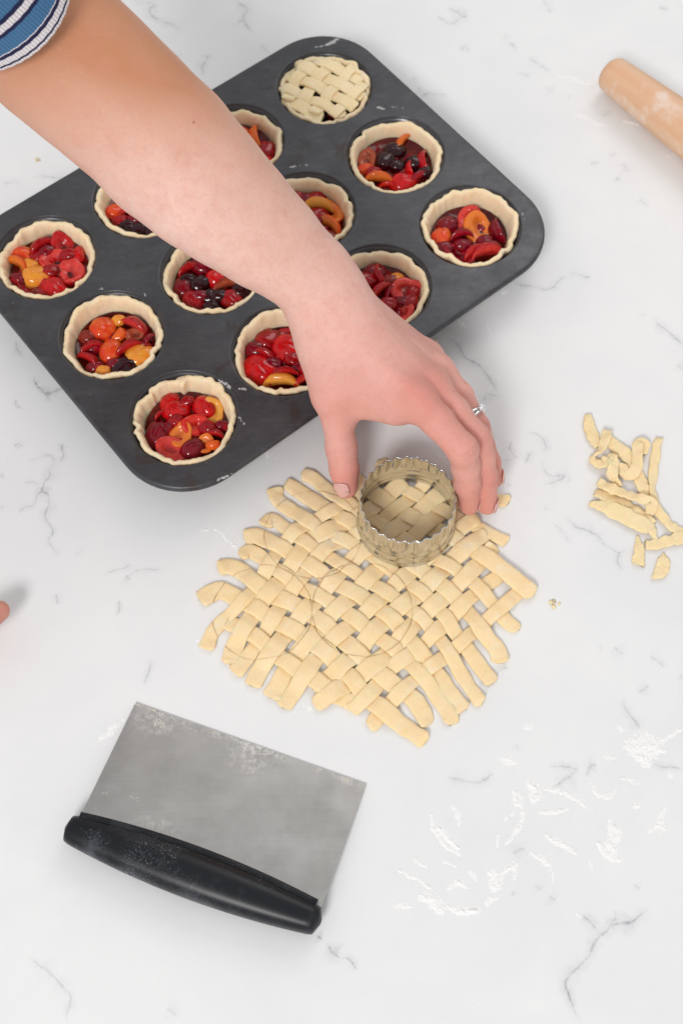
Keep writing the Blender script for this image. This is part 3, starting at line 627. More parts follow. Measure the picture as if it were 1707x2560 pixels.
# ------------------------------------------------------------------ woven dough
def seg_cross(P, Q):
    """crossing of two 2-D polylines -> (arc length on P, arc length on Q) or None"""
    sp = 0.0
    for a, b in zip(P, P[1:]):
        lp = math.hypot(b.x - a.x, b.y - a.y); sq = 0.0
        for c, d in zip(Q, Q[1:]):
            lq = math.hypot(d.x - c.x, d.y - c.y)
            den = (b.x - a.x) * (d.y - c.y) - (b.y - a.y) * (d.x - c.x)
            if abs(den) > 1e-14:
                t = ((c.x - a.x) * (d.y - c.y) - (c.y - a.y) * (d.x - c.x)) / den
                u = ((c.x - a.x) * (b.y - a.y) - (c.y - a.y) * (b.x - a.x)) / den
                if 0 <= t <= 1 and 0 <= u <= 1: return sp + t * lp, sq + u * lq
            sq += lq
        sp += lp
    return None
def weave(A, B, step, wA, wB, th, z0, parity=0, seed=0, taper=.5, hop=1.0):
    """A, B: two families of polylines on the table -> list of (path, widths, rolls) with over-under heights"""
    rnd = random.Random(seed)
    A = [resample(catmull(a, 10), step) for a in A]; B = [resample(catmull(b, 10), step) for b in B]
    xa = [[] for _ in A]; xb = [[] for _ in B]
    for i, a in enumerate(A):
        for j, b in enumerate(B):
            r = seg_cross(a[::2] + [a[-1]], b[::2] + [b[-1]])
            if r:
                over = (i + j + parity) % 2 == 0
                xa[i].append((r[0], over)); xb[j].append((r[1], not over))
    out = []
    for fam, xs, wd in ((A, xa, wA), (B, xb, wB)):
        for idx, (p, x) in enumerate(zip(fam, xs)):
            x = sorted(x); s = 0.0; path, ws, rl = [], [], []
            L = sum((q - r).length for q, r in zip(p, p[1:]))
            ph = rnd.uniform(0, 50); wk = rnd.uniform(.86, 1.14); seq = [(-1e9, 0.0)] + [(q, (1.0 if o else 0.0)) for q, o in x] + [(1e9, 0.0)]
            for k, q in enumerate(p):
                if k: s += (q - p[k - 1]).length
                j = 0
                while seq[j + 1][0] < s: j += 1
                (s0, h0), (s1, h1) = seq[j], seq[j + 1]
                if j == 0: s0 = s1 - .017; 
                if j == len(seq) - 2: s1 = s0 + .017
                t = min(1, max(0, (s - s0) / max(1e-6, s1 - s0)))
                # flat tops: the strip stays up across the whole width of the one it crosses
                t = min(1, max(0, (t - .12) / .76)); t = t * t * (3 - 2 * t)
                h = h0 + (h1 - h0) * t
                z = z0 + th / 2 + h * th * hop + .0003 * mnoise.noise(Vector((s * 90, ph, 0)))
                end = min(s, L - s)
                er = max(0, 1 - end / .010) ** 1.5; fl_w = 1 + .35 * mnoise.noise(Vector((ph, 3.3 if s < L / 2 else 8.1, 1)))
                wv = wd * wk * (1 + .16 * mnoise.noise(Vector((s * 55, ph, 3)))) * (1 + (fl_w - 1) * er) * (1 - taper * max(0, 1 - end / .0012) ** 2)
                z += er * .0012 * abs(mnoise.noise(Vector((ph, 5.7, s * 120))))
                qx = Vector(mnoise.noise_vector(Vector((s * 28, ph, 1.5)))); path.append(Vector((q.x + qx.x * .0009, q.y + qx.y * .0009, z))); ws.append(wv); rl.append(.12 * mnoise.noise(Vector((s * 60, ph, 9))) + .8 * er * mnoise.noise(Vector((ph, 2.2 if s < L / 2 else 6.6, s * 70))))
            out.append((path, ws, rl))
    return out
Z5 = (460, 1140, 1.7422)
def z5(pts, z=.003): return [at(Z5[0] + x / Z5[2], Z5[1] + y / Z5[2], z) for x, y in pts]
LD1 = [[(190, 715), (290, 770), (385, 850), (480, 920), (560, 965), (650, 1030), (745, 1078)],
       [(65, 625), (110, 600), (160, 582), (225, 612), (300, 655), (385, 710), (555, 805), (675, 905), (785, 1040), (900, 1135), (1055, 1240)],
       [(150, 488), (200, 480), (255, 505), (300, 545), (370, 598), (510, 665), (660, 768), (800, 900), (890, 985), (1000, 1060), (1065, 1165)],
       [(248, 430), (285, 412), (335, 435), (385, 480), (490, 560), (580, 612), (670, 660), (815, 762), (955, 880), (1060, 990), (1150, 1115), (1165, 1165)],
       [(262, 355), (310, 340), (370, 370), (480, 435), (570, 490), (660, 550), (820, 642), (950, 755), (1050, 880), (1130, 985), (1215, 1105)],
       [(345, 300), (375, 268), (420, 295), (510, 360), (600, 420), (690, 480), (790, 540), (945, 640), (1090, 765), (1180, 900), (1270, 1035), (1300, 1075)],
       [(390, 135), (410, 190), (510, 260), (600, 322), (770, 405), (930, 522), (1090, 640), (1180, 775), (1265, 890), (1345, 985)],
       [(445, 110), (490, 140), (560, 190), (670, 262), (760, 318), (890, 412), (1090, 535), (1220, 665), (1310, 785), (1365, 840), (1375, 900)],
       [(515, 75), (560, 90), (640, 158), (740, 225), (880, 312), (1010, 400), (1220, 520), (1330, 630), (1400, 715), (1455, 755)],
       [(700, 60), (780, 130), (900, 218), (1050, 300), (1240, 395), (1370, 485), (1450, 550), (1520, 605)],
       [(850, 15), (920, 125), (1060, 200), (1190, 272), (1300, 322), (1408, 372)],
       [(1000, 45), (1110, 115), (1260, 165), (1340, 185), (1415, 193)]]
LD2 = [[(95, 835), (140, 745), (235, 655), (325, 555), (410, 410), (485, 325), (560, 282), (640, 240), (720, 198), (775, 150)],
       [(200, 900), (228, 815), (320, 665), (435, 525), (535, 378), (610, 335), (700, 290), (780, 250), (860, 195), (960, 110)],
       [(225, 945), (330, 795), (445, 625), (555, 475), (625, 400), (700, 366), (790, 320), (870, 270), (1000, 165), (1075, 95)],
       [(295, 1000), (350, 900), (460, 755), (550, 650), (640, 545), (740, 440), (840, 372), (1000, 258), (1115, 165), (1190, 110)],
       [(380, 1055), (430, 960), (490, 870), (590, 745), (740, 600), (860, 475), (1020, 330), (1130, 232), (1230, 165)],
       [(430, 1095), (520, 960), (610, 835), (700, 755), (775, 695), (900, 577), (1060, 440), (1180, 332), (1270, 270)],
       [(560, 1010), (640, 960), (705, 890), (770, 822), (890, 702), (1050, 572), (1180, 442), (1270, 365), (1320, 335)],
       [(570, 1085), (665, 1020), (745, 972), (850, 895), (940, 800), (1040, 692), (1170, 582), (1305, 445), (1350, 385)],
       [(725, 1110), (815, 1030), (890, 935), (1030, 832), (1150, 712), (1300, 572), (1375, 515)],
       [(808, 1185), (880, 1095), (1020, 960), (1155, 858), (1295, 738), (1420, 625), (1478, 555)]]
def circ(cx, cy, rr=.0322):
    c = at(Z5[0] + cx / Z5[2], Z5[1] + cy / Z5[2], .0035); return (c.x, c.y, rr, 0, 0, .55)
M_LAT = mat_dough('lattice_dough', (0.895, 0.650, 0.360), (0.92, 0.715, 0.445), circles=[circ(776, 668), circ(340, 678), circ(563, 338)], dust=0.5)
LC = at(930, 1500, 0)
lat = thing('dough_lattice', 'woven lattice of raw pastry strips on the white counter under the cutter', 'dough lattice', (LC.x, LC.y, 0))
for q, (path, ws, rl) in enumerate(weave([z5(p) for p in LD1], [z5(p) for p in LD2], .0012, .0102, .0104, .0024, .0002, seed=5, hop=1.28)):
    vs, fs = ribbon(path, ws, .0026, rl, seed=q, rough=.0006)
    obj('dough_strip', vs, fs, M_LAT, lat)

# the latticed tart
ZA = (660, 100, 5.227)
def zA(pts): return [at(ZA[0] + x / ZA[2], ZA[1] + y / ZA[2], .0285) for x, y in pts]
LA1 = [[(610, 250), (700, 300), (870, 370), (1100, 475), (1270, 560)], [(380, 330), (560, 400), (770, 505), (980, 612), (1210, 725), (1290, 770)], [(270, 450), (430, 530), (640, 622), (860, 722), (1080, 850), (1200, 920)],
       [(225, 630), (360, 700), (550, 790), (760, 868), (960, 960), (1050, 1000)], [(270, 780), (360, 850), (480, 912), (640, 985), (760, 1030)]]
LA2 = [[(620, 270), (560, 400), (430, 535), (360, 700), (310, 820)], [(960, 280), (870, 372), (750, 482), (640, 622), (550, 790), (470, 930)], [(1190, 380), (1100, 472), (980, 612), (860, 722), (760, 865), (640, 1000)], [(1320, 600), (1210, 705), (1080, 850), (960, 962), (880, 1030)]]
ac = cup_centre(0, 0)
ta = thing('lattice_tart', 'cherry tart closed with a woven lattice top, in the far corner cup of the tin', 'tart', (ac.x, ac.y, 0))
put('pastry_shell', shell_mesh(91, .0292), ta)
def disc(name, r, z, mat):
    vs = [(0, 0, z)] + [(r * math.cos(2 * math.pi * k / 40), r * math.sin(2 * math.pi * k / 40), z) for k in range(40)]
    return mesh(name, vs, [(0, 1 + k, 1 + (k + 1) % 40) for k in range(40)], mat)
put('juice', disc('juice', .027, .0165, M_JUICE), ta)
for q, (dx, dy, ck) in enumerate([(-.006, -.004, 'D'), (.004, -.012, 'M'), (-.012, .002, 'D'), (.006, .006, 'C'), (-.002, -.013, 'D'), (.013, -.003, 'M')]):
    o = put('cherry_half', cherry_mesh('H', q % 4, ck), ta, (dx, dy, .019)); o.scale = (.007,) * 3
for q, (path, ws, rl) in enumerate(weave([zA(p) for p in LA1], [zA(p) for p in LA2], .001, .0098, .0098, .0022, .0280, parity=1, seed=9, taper=.3, hop=1.15)):
    for p in path:
        r = math.hypot(p.x - ac.x, p.y - ac.y)
        p.z += .0012 * (1 - (r / .033) ** 2) - .0012 * max(0, r / .029 - .85)
        if r > .0318: k = .0318 / r; p.x = ac.x + (p.x - ac.x) * k; p.y = ac.y + (p.y - ac.y) * k
    vs, fs = ribbon(path, ws, .0027, rl, seed=q + 50, rough=.0003)
    obj('lattice_strip', vs, fs, M_TOP, ta)

# ------------------------------------------------------------------ pastry cutter
CC = at(1014, 1309, .003); CC = Vector((CC.x, CC.y, 0))
cut = thing('pastry_cutter', 'round fluted metal pastry cutter standing on the dough lattice', 'cutter', (CC.x, CC.y, .0015))
CH_, CR_ = .0385, .0320
def cut_r(z, a):
    t = z / CH_
    r = CR_ - .0016 * t
    for b in (.11, .22, .44): r += .0006 * math.exp(-((t - b) / .022) ** 2)
    f = min(1, max(0, (t - .55) / .16)); f = f * f * (3 - 2 * f)
    r += f * .00066 * math.cos(28 * a)
    return r
def build_cutter():
    zs = [0, .002, .0034, .0042, .005, .0065, .0077, .0085, .0093, .011, .0135, .0155, .0169, .0185, .0205] + [.0205 + .018 * k / 10 for k in range(1, 11)]
    seg = 360; vs, fs = [], []
    rings = [(z, 0) for z in zs] + [(z, -.00042) for z in reversed(zs)]
    for z, off in rings:
        for k in range(seg):
            a = 2 * math.pi * k / seg; r = cut_r(z, a) + off
            vs.append((CC.x + r * math.cos(a), CC.y + r * math.sin(a), .0015 + z))
    m = len(rings)
    for i in range(m):
        i2 = (i + 1) % m
        for k in range(seg): fs.append((i * seg + k, i * seg + (k + 1) % seg, i2 * seg + (k + 1) % seg, i2 * seg + k))
    obj('cutter_wall', vs, fs, M_CUT, cut)
    vs, fs = [], []; n = 8; a0 = R_(-84)
    for z in zs[1:]:
        for k in range(n + 1):
            a = a0 + R_(9) * k / n; r = cut_r(z, a) + .00035
            vs.append((CC.x + r * math.cos(a), CC.y + r * math.sin(a), .0015 + z - .0002))
    q = len(zs) - 1
    for z in reversed(zs[1:]):
        for k in range(n + 1):
            a = a0 + R_(9) * k / n; r = cut_r(z, a) + .00008
            vs.append((CC.x + r * math.cos(a), CC.y + r * math.sin(a), .0015 + z - .0002))
    rows = 2 * q
    for i in range(rows):
        i2 = (i + 1) % rows
        for k in range(n): fs.append((i * (n + 1) + k, i * (n + 1) + k + 1, i2 * (n + 1) + k + 1, i2 * (n + 1) + k))
    obj('seam', vs, fs, M_CUT, cut)
build_cutter()

# ------------------------------------------------------------------ bench scraper
ZS = (100, 1720, 1.8233)
b0 = at(ZS[0] + 437 / ZS[2], ZS[1] + 68 / ZS[2], .0008); b1 = at(ZS[0] + 1487 / ZS[2], ZS[1] + 440 / ZS[2], .0008)
ex = (b1 - b0).normalized(); BL = (b1 - b0).length
fl_ = at(ZS[0] + 187 / ZS[2], ZS[1] + 577 / ZS[2], .0105)
dn = Vector((ex.y, -ex.x, 0))
if (fl_ - b0).dot(dn) < 0: dn = -dn
BW = (fl_ - b0).dot(dn)
slope = Vector((0, 0, .0100 / BW))
def sp(u, v, h=0.0):                     # along the blade, from its free edge towards the handle, above the blade
    return b0 + ex * u + (dn + slope) * v + Vector((0, 0, h))
scr = thing('bench_scraper', 'steel bench scraper with a black rubber handle lying below the lattice', 'scraper', (b0.x, b0.y, 0))
def build_scraper():
    nu, nv = 60, 34; vs, fs, fl = [], [], []
    for side, h in ((0, .0006), (1, -.0006)):
        for j in range(nv + 1):
            for i in range(nu + 1):
                u, v = BL * i / nu, (BW + .012) * j / nv
                vs.append(sp(u, v, h))
                n = mnoise.noise(Vector((u * 60, v * 60, 2)))
                e = max(0, 1 - v / .005) * (.5 + n) * .7
                e += .45 * math.exp(-(((u - .018) / .012) ** 2 + ((v - .008) / .007) ** 2)) + .45 * math.exp(-(((u - .08) / .012) ** 2 + ((v - .006) / .012) ** 2))
                e += .55 * math.exp(-(((u - .045) / .012) ** 2 + ((v - (BW - .006)) / .006) ** 2))
                fl.append(max(0, min(1, e)))
    N = (nu + 1) * (nv + 1)
    for j in range(nv):
        for i in range(nu):
            a = j * (nu + 1) + i; fs.append((a, a + nu + 1, a + nu + 2, a + 1)); fs.append((N + a, N + a + 1, N + a + nu + 2, N + a + nu + 1))
    rim = [i for i in range(nu + 1)] + [j * (nu + 1) + nu for j in range(1, nu + 1 - 1) if j <= nv] + [nv * (nu + 1) + i for i in range(nu - 1, -1, -1)] + [j * (nu + 1) for j in range(nv - 1, 0, -1)]
    for a, b in zip(rim, rim[1:] + rim[:1]): fs.append((a, b, b + N, a + N))
    o = obj('blade', vs, fs, M_STEEL, scr, smooth=False, attrs={'floury': fl})
    # handle: lofted sections, fuller in the middle, with a lip that grips the blade
    HL = .1605; n, m = 60, 36; vs, fs, fl = [], [], []
    for i in range(n + 1):
        t = i / n; u = -.0055 + HL * t
        e = (2 * t - 1); bow = 1 - e * e
        endr = min(1, min(t, 1 - t) / .026); endr = math.sqrt(max(0, 1 - (1 - endr) ** 2)) * .82 + .18
        rw = (.0080 + .0054 * bow) * endr; rh = (.0086 + .0026 * bow) * endr
        cen = sp(u, BW + .0098 + .0006 * bow); cen.z = .0108 + .0012 * bow
        for k in range(m):
            a = 2 * math.pi * k / m; c, s = math.cos(a), math.sin(a)
            y = math.copysign(abs(c) ** .85, c) * rw; z = math.copysign(abs(s) ** .85, s) * rh
            p = cen + dn * y + Vector((0, 0, z)); vs.append(p)
            nz = .5 + .5 * mnoise.noise(p * 60)
            f = (1.2 * max(0, 1 - t / .25) + .3) * nz + .9 * max(0, math.cos(a - .15) - .8) * 4 * nz * (1 if t < .8 else .3)
            fl.append(max(0, min(1, f)))
    for i in range(n):
        for k in range(m): fs.append((i * m + k, i * m + (k + 1) % m, (i + 1) * m + (k + 1) % m, (i + 1) * m + k))
    fs.append(tuple(range(m - 1, -1, -1))); fs.append(tuple(range(n * m, (n + 1) * m)))
    h = obj('handle', vs, [tuple(reversed(f)) for f in fs], M_RUB, scr, attrs={'floury': fl})
    path = []; T = []
    for i in range(41):
        t = i / 40; u = .001 + (HL - .0125) * t; bow = 1 - (2 * t - 1) ** 2
        p = sp(u, BW + .0024 - .0048 * bow); p.z += .0020; path.append(p); T.append(.0078 + .001 * bow)
    vs, fs = ribbon(path, [.0072] * 41, T)
    obj('grip_lip', vs, fs, M_RUB, h, attrs={'floury': [.12] * len(vs)})
build_scraper()

# ------------------------------------------------------------------ rolling pin
pa = at(1530, 186, .0165); pb = at(1707, 315, .0195)
pd = (pb - pa).normalized()
pin = thing('rolling_pin', 'tapered wooden rolling pin lying at the upper right edge', 'rolling pin', (pa.x, pa.y, 0))
def build_pin():
    prof = [(.0002, -.0062), (.004, -.0061), (.008, -.0055), (.0105, -.0045), (.0124, -.0028), (.0136, -.0003), (.0141, .004), (.0150, .020), (.0166, .05), (.0180, .08), (.0192, .12), (.0198, .20), (.0198, .30), (.0180, .38), (.0150, .44), (.0141, .456), (.0124, .4628), (.008, .4655), (.0002, .4662)]
    vs, fs = lathe(prof, 64)
    vs = [(z, y, x) for (x, y, z) in vs]
    o = put('pin_body', mesh('pin_body', vs, [tuple(reversed(f)) for f in fs], M_WOOD), pin)
    z0 = .0165; slope_ = math.asin(max(-1, min(1, (.0198 - z0) / .20)))
    o.rotation_euler = (R_(40), -slope_, math.atan2(pd.y, pd.x)); o.location = (0, 0, z0)
build_pin()

# ------------------------------------------------------------------ dough scraps
Z7 = (1380, 1000, 4.7034)
def z7(pts): return [at(Z7[0] + x / Z7[2], Z7[1] + y / Z7[2], z * .001) for x, y, z in pts]
SCR = [
 ('thin pointed dough scrap, uppermost of the pile of trimmings', [(415, 165, 2), (440, 330, 2), (500, 470, 2), (540, 560, 1.6)], [.0042, .0062, .0065, .004], 0, 0),
 ('broad flat dough scrap running under the curled ones at the top of the pile', [(640, 440, 2.2), (760, 560, 2), (900, 680, 2), (990, 860, 2), (1060, 1010, 2), (1110, 1130, 1.8)], [.0058, .0066, .0072, .0068, .0066, .006], 0, .1),
 ('looped dough scrap twisted like a bow in the pile of trimmings', [(640, 350, 6), (625, 440, 6.5), (575, 580, 6), (470, 670, 4), (500, 730, 3), (600, 760, 4), (660, 690, 5.5), (700, 640, 6.5), (715, 760, 6), (710, 880, 4.5), (795, 1005, 2.5)], [.0045, .0055, .0045, .0042, .0045, .006, .0065, .005, .0062, .006, .0025], .6, 1.2),
 ('hooked dough scrap curling up beside the loop in the pile of trimmings', [(830, 750, 3), (850, 860, 4), (930, 870, 5), (990, 780, 6), (1000, 640, 6), (1010, 500, 5.5), (1075, 520, 4), (1080, 640, 2.5)], [.005, .0058, .006, .006, .006, .005, .0052, .004], .5, .9),
 ('long thin upright dough scrap on the right side of the pile of trimmings', [(1245, 440, 2.2), (1205, 650, 2.2), (1180, 870, 2.2), (1180, 1080, 2.5), (1230, 1280, 2.2), (1350, 1440, 2), (1460, 1530, 2), (1600, 1600, 2)], [.0035, .0052, .005, .0038, .0048, .0052, .005, .005], .2, .7),
 ('crumpled dough scrap lying across the middle of the pile of trimmings', [(530, 960, 4), (620, 1010, 5.5), (730, 1060, 5.5), (900, 1120, 5.5), (1060, 1170, 6), (1150, 1210, 5.5), (1140, 1330, 4)], [.005, .0055, .0062, .0064, .006, .0066, .006], .25, .6),
 ('shaded dough scrap lying beneath the crumpled one', [(505, 1090, 2), (700, 1170, 2), (900, 1270, 2), (1060, 1360, 2), (1200, 1450, 2)], [.005, .0068, .0068, .006, .0035], 0, .05),
 ('wide pale dough scrap with a thin tail at the lower side of the pile', [(430, 1215, 2.2), (560, 1240, 2.6), (700, 1290, 3), (900, 1390, 3.2), (1090, 1480, 3), (1170, 1540, 2.4), (1225, 1680, 1.8)], [.003, .006, .0082, .0092, .0085, .005, .0025], .12, .2),
 ('dough scrap reaching the right picture edge below the pile', [(1090, 1710, 1.8), (1220, 1690, 2), (1370, 1660, 2.4), (1500, 1630, 2.2), (1640, 1640, 2)], [.0052, .0062, .0062, .0072, .007], 0, .15),
 ('small pointed dough offcut below the pile, beside the long scrap', [(1000, 1600, 1.6), (1015, 1720, 1.8), (1015, 1850, 1.8), (1005, 1945, 1.5)], [.0015, .0050, .0062, .0064], 0, .05),
 ('small triangular dough offcut, lowest of the trimmings', [(1310, 1810, 1.6), (1310, 1900, 1.8), (1265, 2020, 1.8), (1165, 2115, 1.4)], [.002, .0070, .0072, .0020], 0, .05)]
for q, (label, pts, ws, rl0, tw) in enumerate(SCR):
    P = z7(pts)
    P4 = catmull(P, 8)
    nW = len(P4); Wd = [float(np.interp(k / (nW - 1) * (len(ws) - 1), range(len(ws)), ws)) for k in range(nW)]
    rl = [rl0 * math.sin(k / nW * 9 + q) + (tw + .25) * mnoise.noise(Vector((k * .16, q * 3.3, 0))) + .3 * mnoise.noise(Vector((k * .5, q * 1.3, 7))) for k in range(nW)]
    base = Vector((P[len(P) // 2].x, P[len(P) // 2].y, 0))
    vs, fs = ribbon(P4, [x * 1.30 * (1 + .22 * mnoise.noise(Vector((k * .35, q * 2.7, 4)))) for k, x in enumerate(Wd)], [.0020 * min(1, max(.5, x / .004)) for x in Wd], rl, seed=q + 80, rough=.0009)
    vs = [Vector((v.x, v.y, max(v.z, .0002 + .0001 * (q % 3)))) for v in vs]
    o = obj('dough_scrap', vs, fs, M_SCRAP, origin=base)
    tag(o, label, 'dough scrap', 'dough trimmings beside the lattice')

# ------------------------------------------------------------------ flour and crumbs
ICO = None
def ico():
    global ICO
    if ICO is None:
        t = (1 + 5 ** .5) / 2
        v = [Vector(p).normalized() for p in [(-1, t, 0), (1, t, 0), (-1, -t, 0), (1, -t, 0), (0, -1, t), (0, 1, t), (0, -1, -t), (0, 1, -t), (t, 0, -1), (t, 0, 1), (-t, 0, -1), (-t, 0, 1)]]
        f = [(0, 11, 5), (0, 5, 1), (0, 1, 7), (0, 7, 10), (0, 10, 11), (1, 5, 9), (5, 11, 4), (11, 10, 2), (10, 7, 6), (7, 1, 8), (3, 9, 4), (3, 4, 2), (3, 2, 6), (3, 6, 8), (3, 8, 9), (4, 9, 5), (2, 4, 11), (6, 2, 10), (8, 6, 7), (9, 8, 1)]
        ICO = (v, f)
    return ICO
OCT = ([Vector(p) for p in ((1, 0, 0), (-1, 0, 0), (0, 1, 0), (0, -1, 0), (0, 0, 1), (0, 0, -1))], [(0, 2, 4), (2, 1, 4), (1, 3, 4), (3, 0, 4), (2, 0, 5), (1, 2, 5), (3, 1, 5), (0, 3, 5)])
class Lumps:
    def __init__(s): s.v, s.f = [], []
    def add(s, p, r, rnd, flat=.5):
        v, f = OCT if r < .0007 else ico(); b = len(s.v); q = Matrix.Rotation(rnd.uniform(0, 6), 3, Vector((rnd.uniform(-1, 1), rnd.uniform(-1, 1), rnd.uniform(-1, 1))))
        for a in v:
            a = q @ a; k = r * rnd.uniform(.65, 1.25)
            s.v.append((p.x + a.x * k, p.y + a.y * k, p.z + a.z * k * flat))
        s.f += [(b + i, b + j, b + l) for i, j, l in f]
_lat = np.random.RandomState(11).rand(256, 256)
def vnoise(X, Y, f):
    x = X * f; y = Y * f; xi = np.floor(x).astype(int); yi = np.floor(y).astype(int); u = x - xi; v = y - yi
    u = u * u * (3 - 2 * u); v = v * v * (3 - 2 * v); g = lambda a, c: _lat[(xi + a) % 256, (yi + c) % 256]
    return (g(0, 0) * (1 - u) + g(1, 0) * u) * (1 - v) + (g(0, 1) * (1 - u) + g(1, 1) * u) * v
def flour_field(strokes, z0, step, name, label, hmax=.0010):
    """strokes: (world points, half width, density) -> one low, lumpy skin of flour"""
    allp = [q for pts, _, _ in strokes for q in pts]
    x0, x1 = min(q.x for q in allp) - .012, max(q.x for q in allp) + .012; y0, y1 = min(q.y for q in allp) - .012, max(q.y for q in allp) + .012
    xs = np.arange(x0, x1, step); ys = np.arange(y0, y1, step); D = np.zeros((len(xs), len(ys)))
    for pts, wd, dn_ in strokes:
        P = resample(catmull(pts, 8), .0008); n = len(P); am = min(1.0, .42 + dn_ * .055)
        for i, q in enumerate(P):
            e = math.sin(math.pi * (.08 + .84 * i / max(1, n - 1))) ** .5; r = max(.0009, wd * e * .62)
            a, c = int((q.x - 3 * r - x0) / step), int((q.x + 3 * r - x0) / step) + 2; d, f = int((q.y - 3 * r - y0) / step), int((q.y + 3 * r - y0) / step) + 2
            a = max(a, 0); d = max(d, 0)
            X = xs[a:c][:, None]; Y = ys[d:f][None, :]
            D[a:c, d:f] = np.maximum(D[a:c, d:f], am * np.exp(-((X - q.x) ** 2 + (Y - q.y) ** 2) / (1.6 * r * r)))
    X, Y = np.meshgrid(xs, ys, indexing='ij')
    N = .40 * vnoise(X, Y, 420) + .28 * vnoise(X, Y, 950) + .32 * vnoise(X, Y, 2100)
    Hh = D * 1.05 + (N - .5) * 1.5 * np.minimum(1, D * 3) - .50
    Hh = np.where(D > .04, Hh, -1)
    keep = Hh > 0
    h = np.clip(Hh, 0, 1) ** 1.3 * hmax * (.55 + .9 * vnoise(X, Y, 700))
    cell = keep[:-1, :-1] | keep[1:, :-1] | keep[:-1, 1:] | keep[1:, 1:]
    used = np.zeros_like(keep); used[:-1, :-1] |= cell; used[1:, :-1] |= cell; used[:-1, 1:] |= cell; used[1:, 1:] |= cell
    idx = -np.ones(keep.shape, int); idx[used] = np.arange(used.sum())
    V = np.stack([X[used], Y[used], z0 + .00004 + h[used]], 1); c = np.argwhere(cell)
    Fq = np.stack([idx[c[:, 0], c[:, 1]], idx[c[:, 0] + 1, c[:, 1]], idx[c[:, 0] + 1, c[:, 1] + 1], idx[c[:, 0], c[:, 1] + 1]], 1)
    return V.tolist(), Fq.tolist(), np.clip(Hh[used] * 1.15, 0, 1).tolist()
def zpts(Z, pts, z=.0003): return [at(Z[0] + x / Z[2], Z[1] + y / Z[2], z) for x, y in pts]
def build_flour():
    rnd = random.Random(21); L = Lumps(); Z8 = (950, 1800, 2.0713)
    S = [([(265, 490), (280, 570), (330, 640), (410, 695)], .0026, 7), ([(305, 560), (350, 610), (400, 660)], .0036, 9), ([(690, 370), (725, 430), (735, 510), (690, 600), (650, 640)], .0022, 8), ([(700, 380), (715, 440)], .0042, 12),
         ([(640, 520), (690, 480)], .002, 6), ([(610, 600), (605, 650)], .0018, 7), ([(770, 320), (800, 370), (790, 420)], .0050, 12), ([(850, 360), (930, 370), (1000, 400), (1060, 450)], .0026, 8), ([(820, 480), (900, 475), (970, 460)], .0022, 6),
         ([(860, 600), (930, 640), (1010, 690)], .0030, 9), ([(780, 690), (850, 730), (890, 790), (895, 830)], .0026, 7), ([(1190, 525), (1215, 580), (1195, 650), (1200, 720)], .0048, 13), ([(1130, 640), (1180, 700), (1240, 725)], .0034, 9),
         ([(1300, 140), (1380, 130), (1440, 150)], .0105, 26), ([(1330, 190), (1380, 210)], .0070, 16), ([(1440, 110), (1500, 80), (1568, 40)], .0022, 6), ([(1160, 190), (1220, 195)], .0022, 6), ([(100, 780), (200, 830), (270, 880)], .0022, 6),
         ([(215, 920), (270, 930), (320, 990)], .0055, 15), ([(360, 970), (430, 995), (510, 985)], .0036, 11), ([(550, 950), (600, 920)], .0030, 9), ([(565, 790), (600, 820), (590, 870)], .0050, 14), ([(640, 790), (690, 750), (700, 820)], .0030, 6),
         ([(350, 880), (400, 840), (450, 870)], .0026, 7), ([(460, 780), (500, 830)], .0022, 5), ([(170, 720), (240, 760)], .002, 5), ([(330, 730), (390, 760)], .0022, 5), ([(1390, 580), (1440, 540), (1480, 450)], .0030, 6), ([(1440, 545), (1470, 560)], .003, 8),
         ([(1310, 450), (1350, 430)], .0026, 6), ([(1090, 330), (1150, 400), (1220, 370)], .003, 4), ([(1250, 300), (1340, 330)], .0028, 5), ([(1490, 300), (1510, 280)], .0022, 5), ([(380, 450), (410, 540)], .0040, 4), ([(620, 200), (700, 220)], .004, 4),
         ([(1085, 730), (1095, 770)], .0018, 5), ([(1020, 1005), (1030, 1020)], .0014, 6), ([(60, 960), (160, 965)], .003, 3), ([(1220, 40), (1260, 50)], .003, 4), ([(750, 40), (790, 30)], .003, 4)]
    Zb = (460, 1140, 1.7422); Zp = (1000, 0, 2.218); Zt = (1040, 620, 2.351)
    ST = [(zpts(Z8, q), w_, d) for q, w_, d in S]
    ST += [(zpts(Zb, q), w_, d) for q, w_, d in [([(75, 325), (150, 320), (190, 360), (240, 410)], .0026, 3), ([(60, 800), (110, 850)], .004, 2), ([(180, 860), (205, 920)], .0030, 8), ([(520, 1090), (560, 1100)], .003, 1)]]
    ST += [(zpts(Zp, q), w_, d) for q, w_, d in [([(870, 410), (960, 440), (1060, 460), (1090, 430)], .0050, 4), ([(960, 630), (1040, 655), (1090, 685), (1140, 690)], .0040, 3), ([(1240, 670), (1320, 690)], .003, 5), ([(1470, 860), (1495, 865)], .0025, 4)]]
    ST += [(zpts(Zt, q), w_, d) for q, w_, d in [([(500, 250), (530, 265)], .003, 4), ([(240, 420), (280, 460)], .003, 3), ([(415, 450), (435, 500)], .002, 2)]]
    ST += [([at(640, 1120, 0), at(690, 1145, 0)], .004, 3), ([at(250, 1850, 0), at(310, 1800, 0)], .004, 3)]
    for pts, wd, dn_ in ST:                   # a haze of single grains round each smear
        Q = resample(catmull(pts, 6), .0012)
        for q_ in Q:
            for _ in range(3):
                L.add(Vector((q_.x + rnd.gauss(0, wd * .9 + .0012), q_.y + rnd.gauss(0, wd * .9 + .0012), .0001)), rnd.uniform(.00010, .00026), rnd, .5)
    fv, ff, fd = flour_field(ST, 0, .00033, 'flour', '')
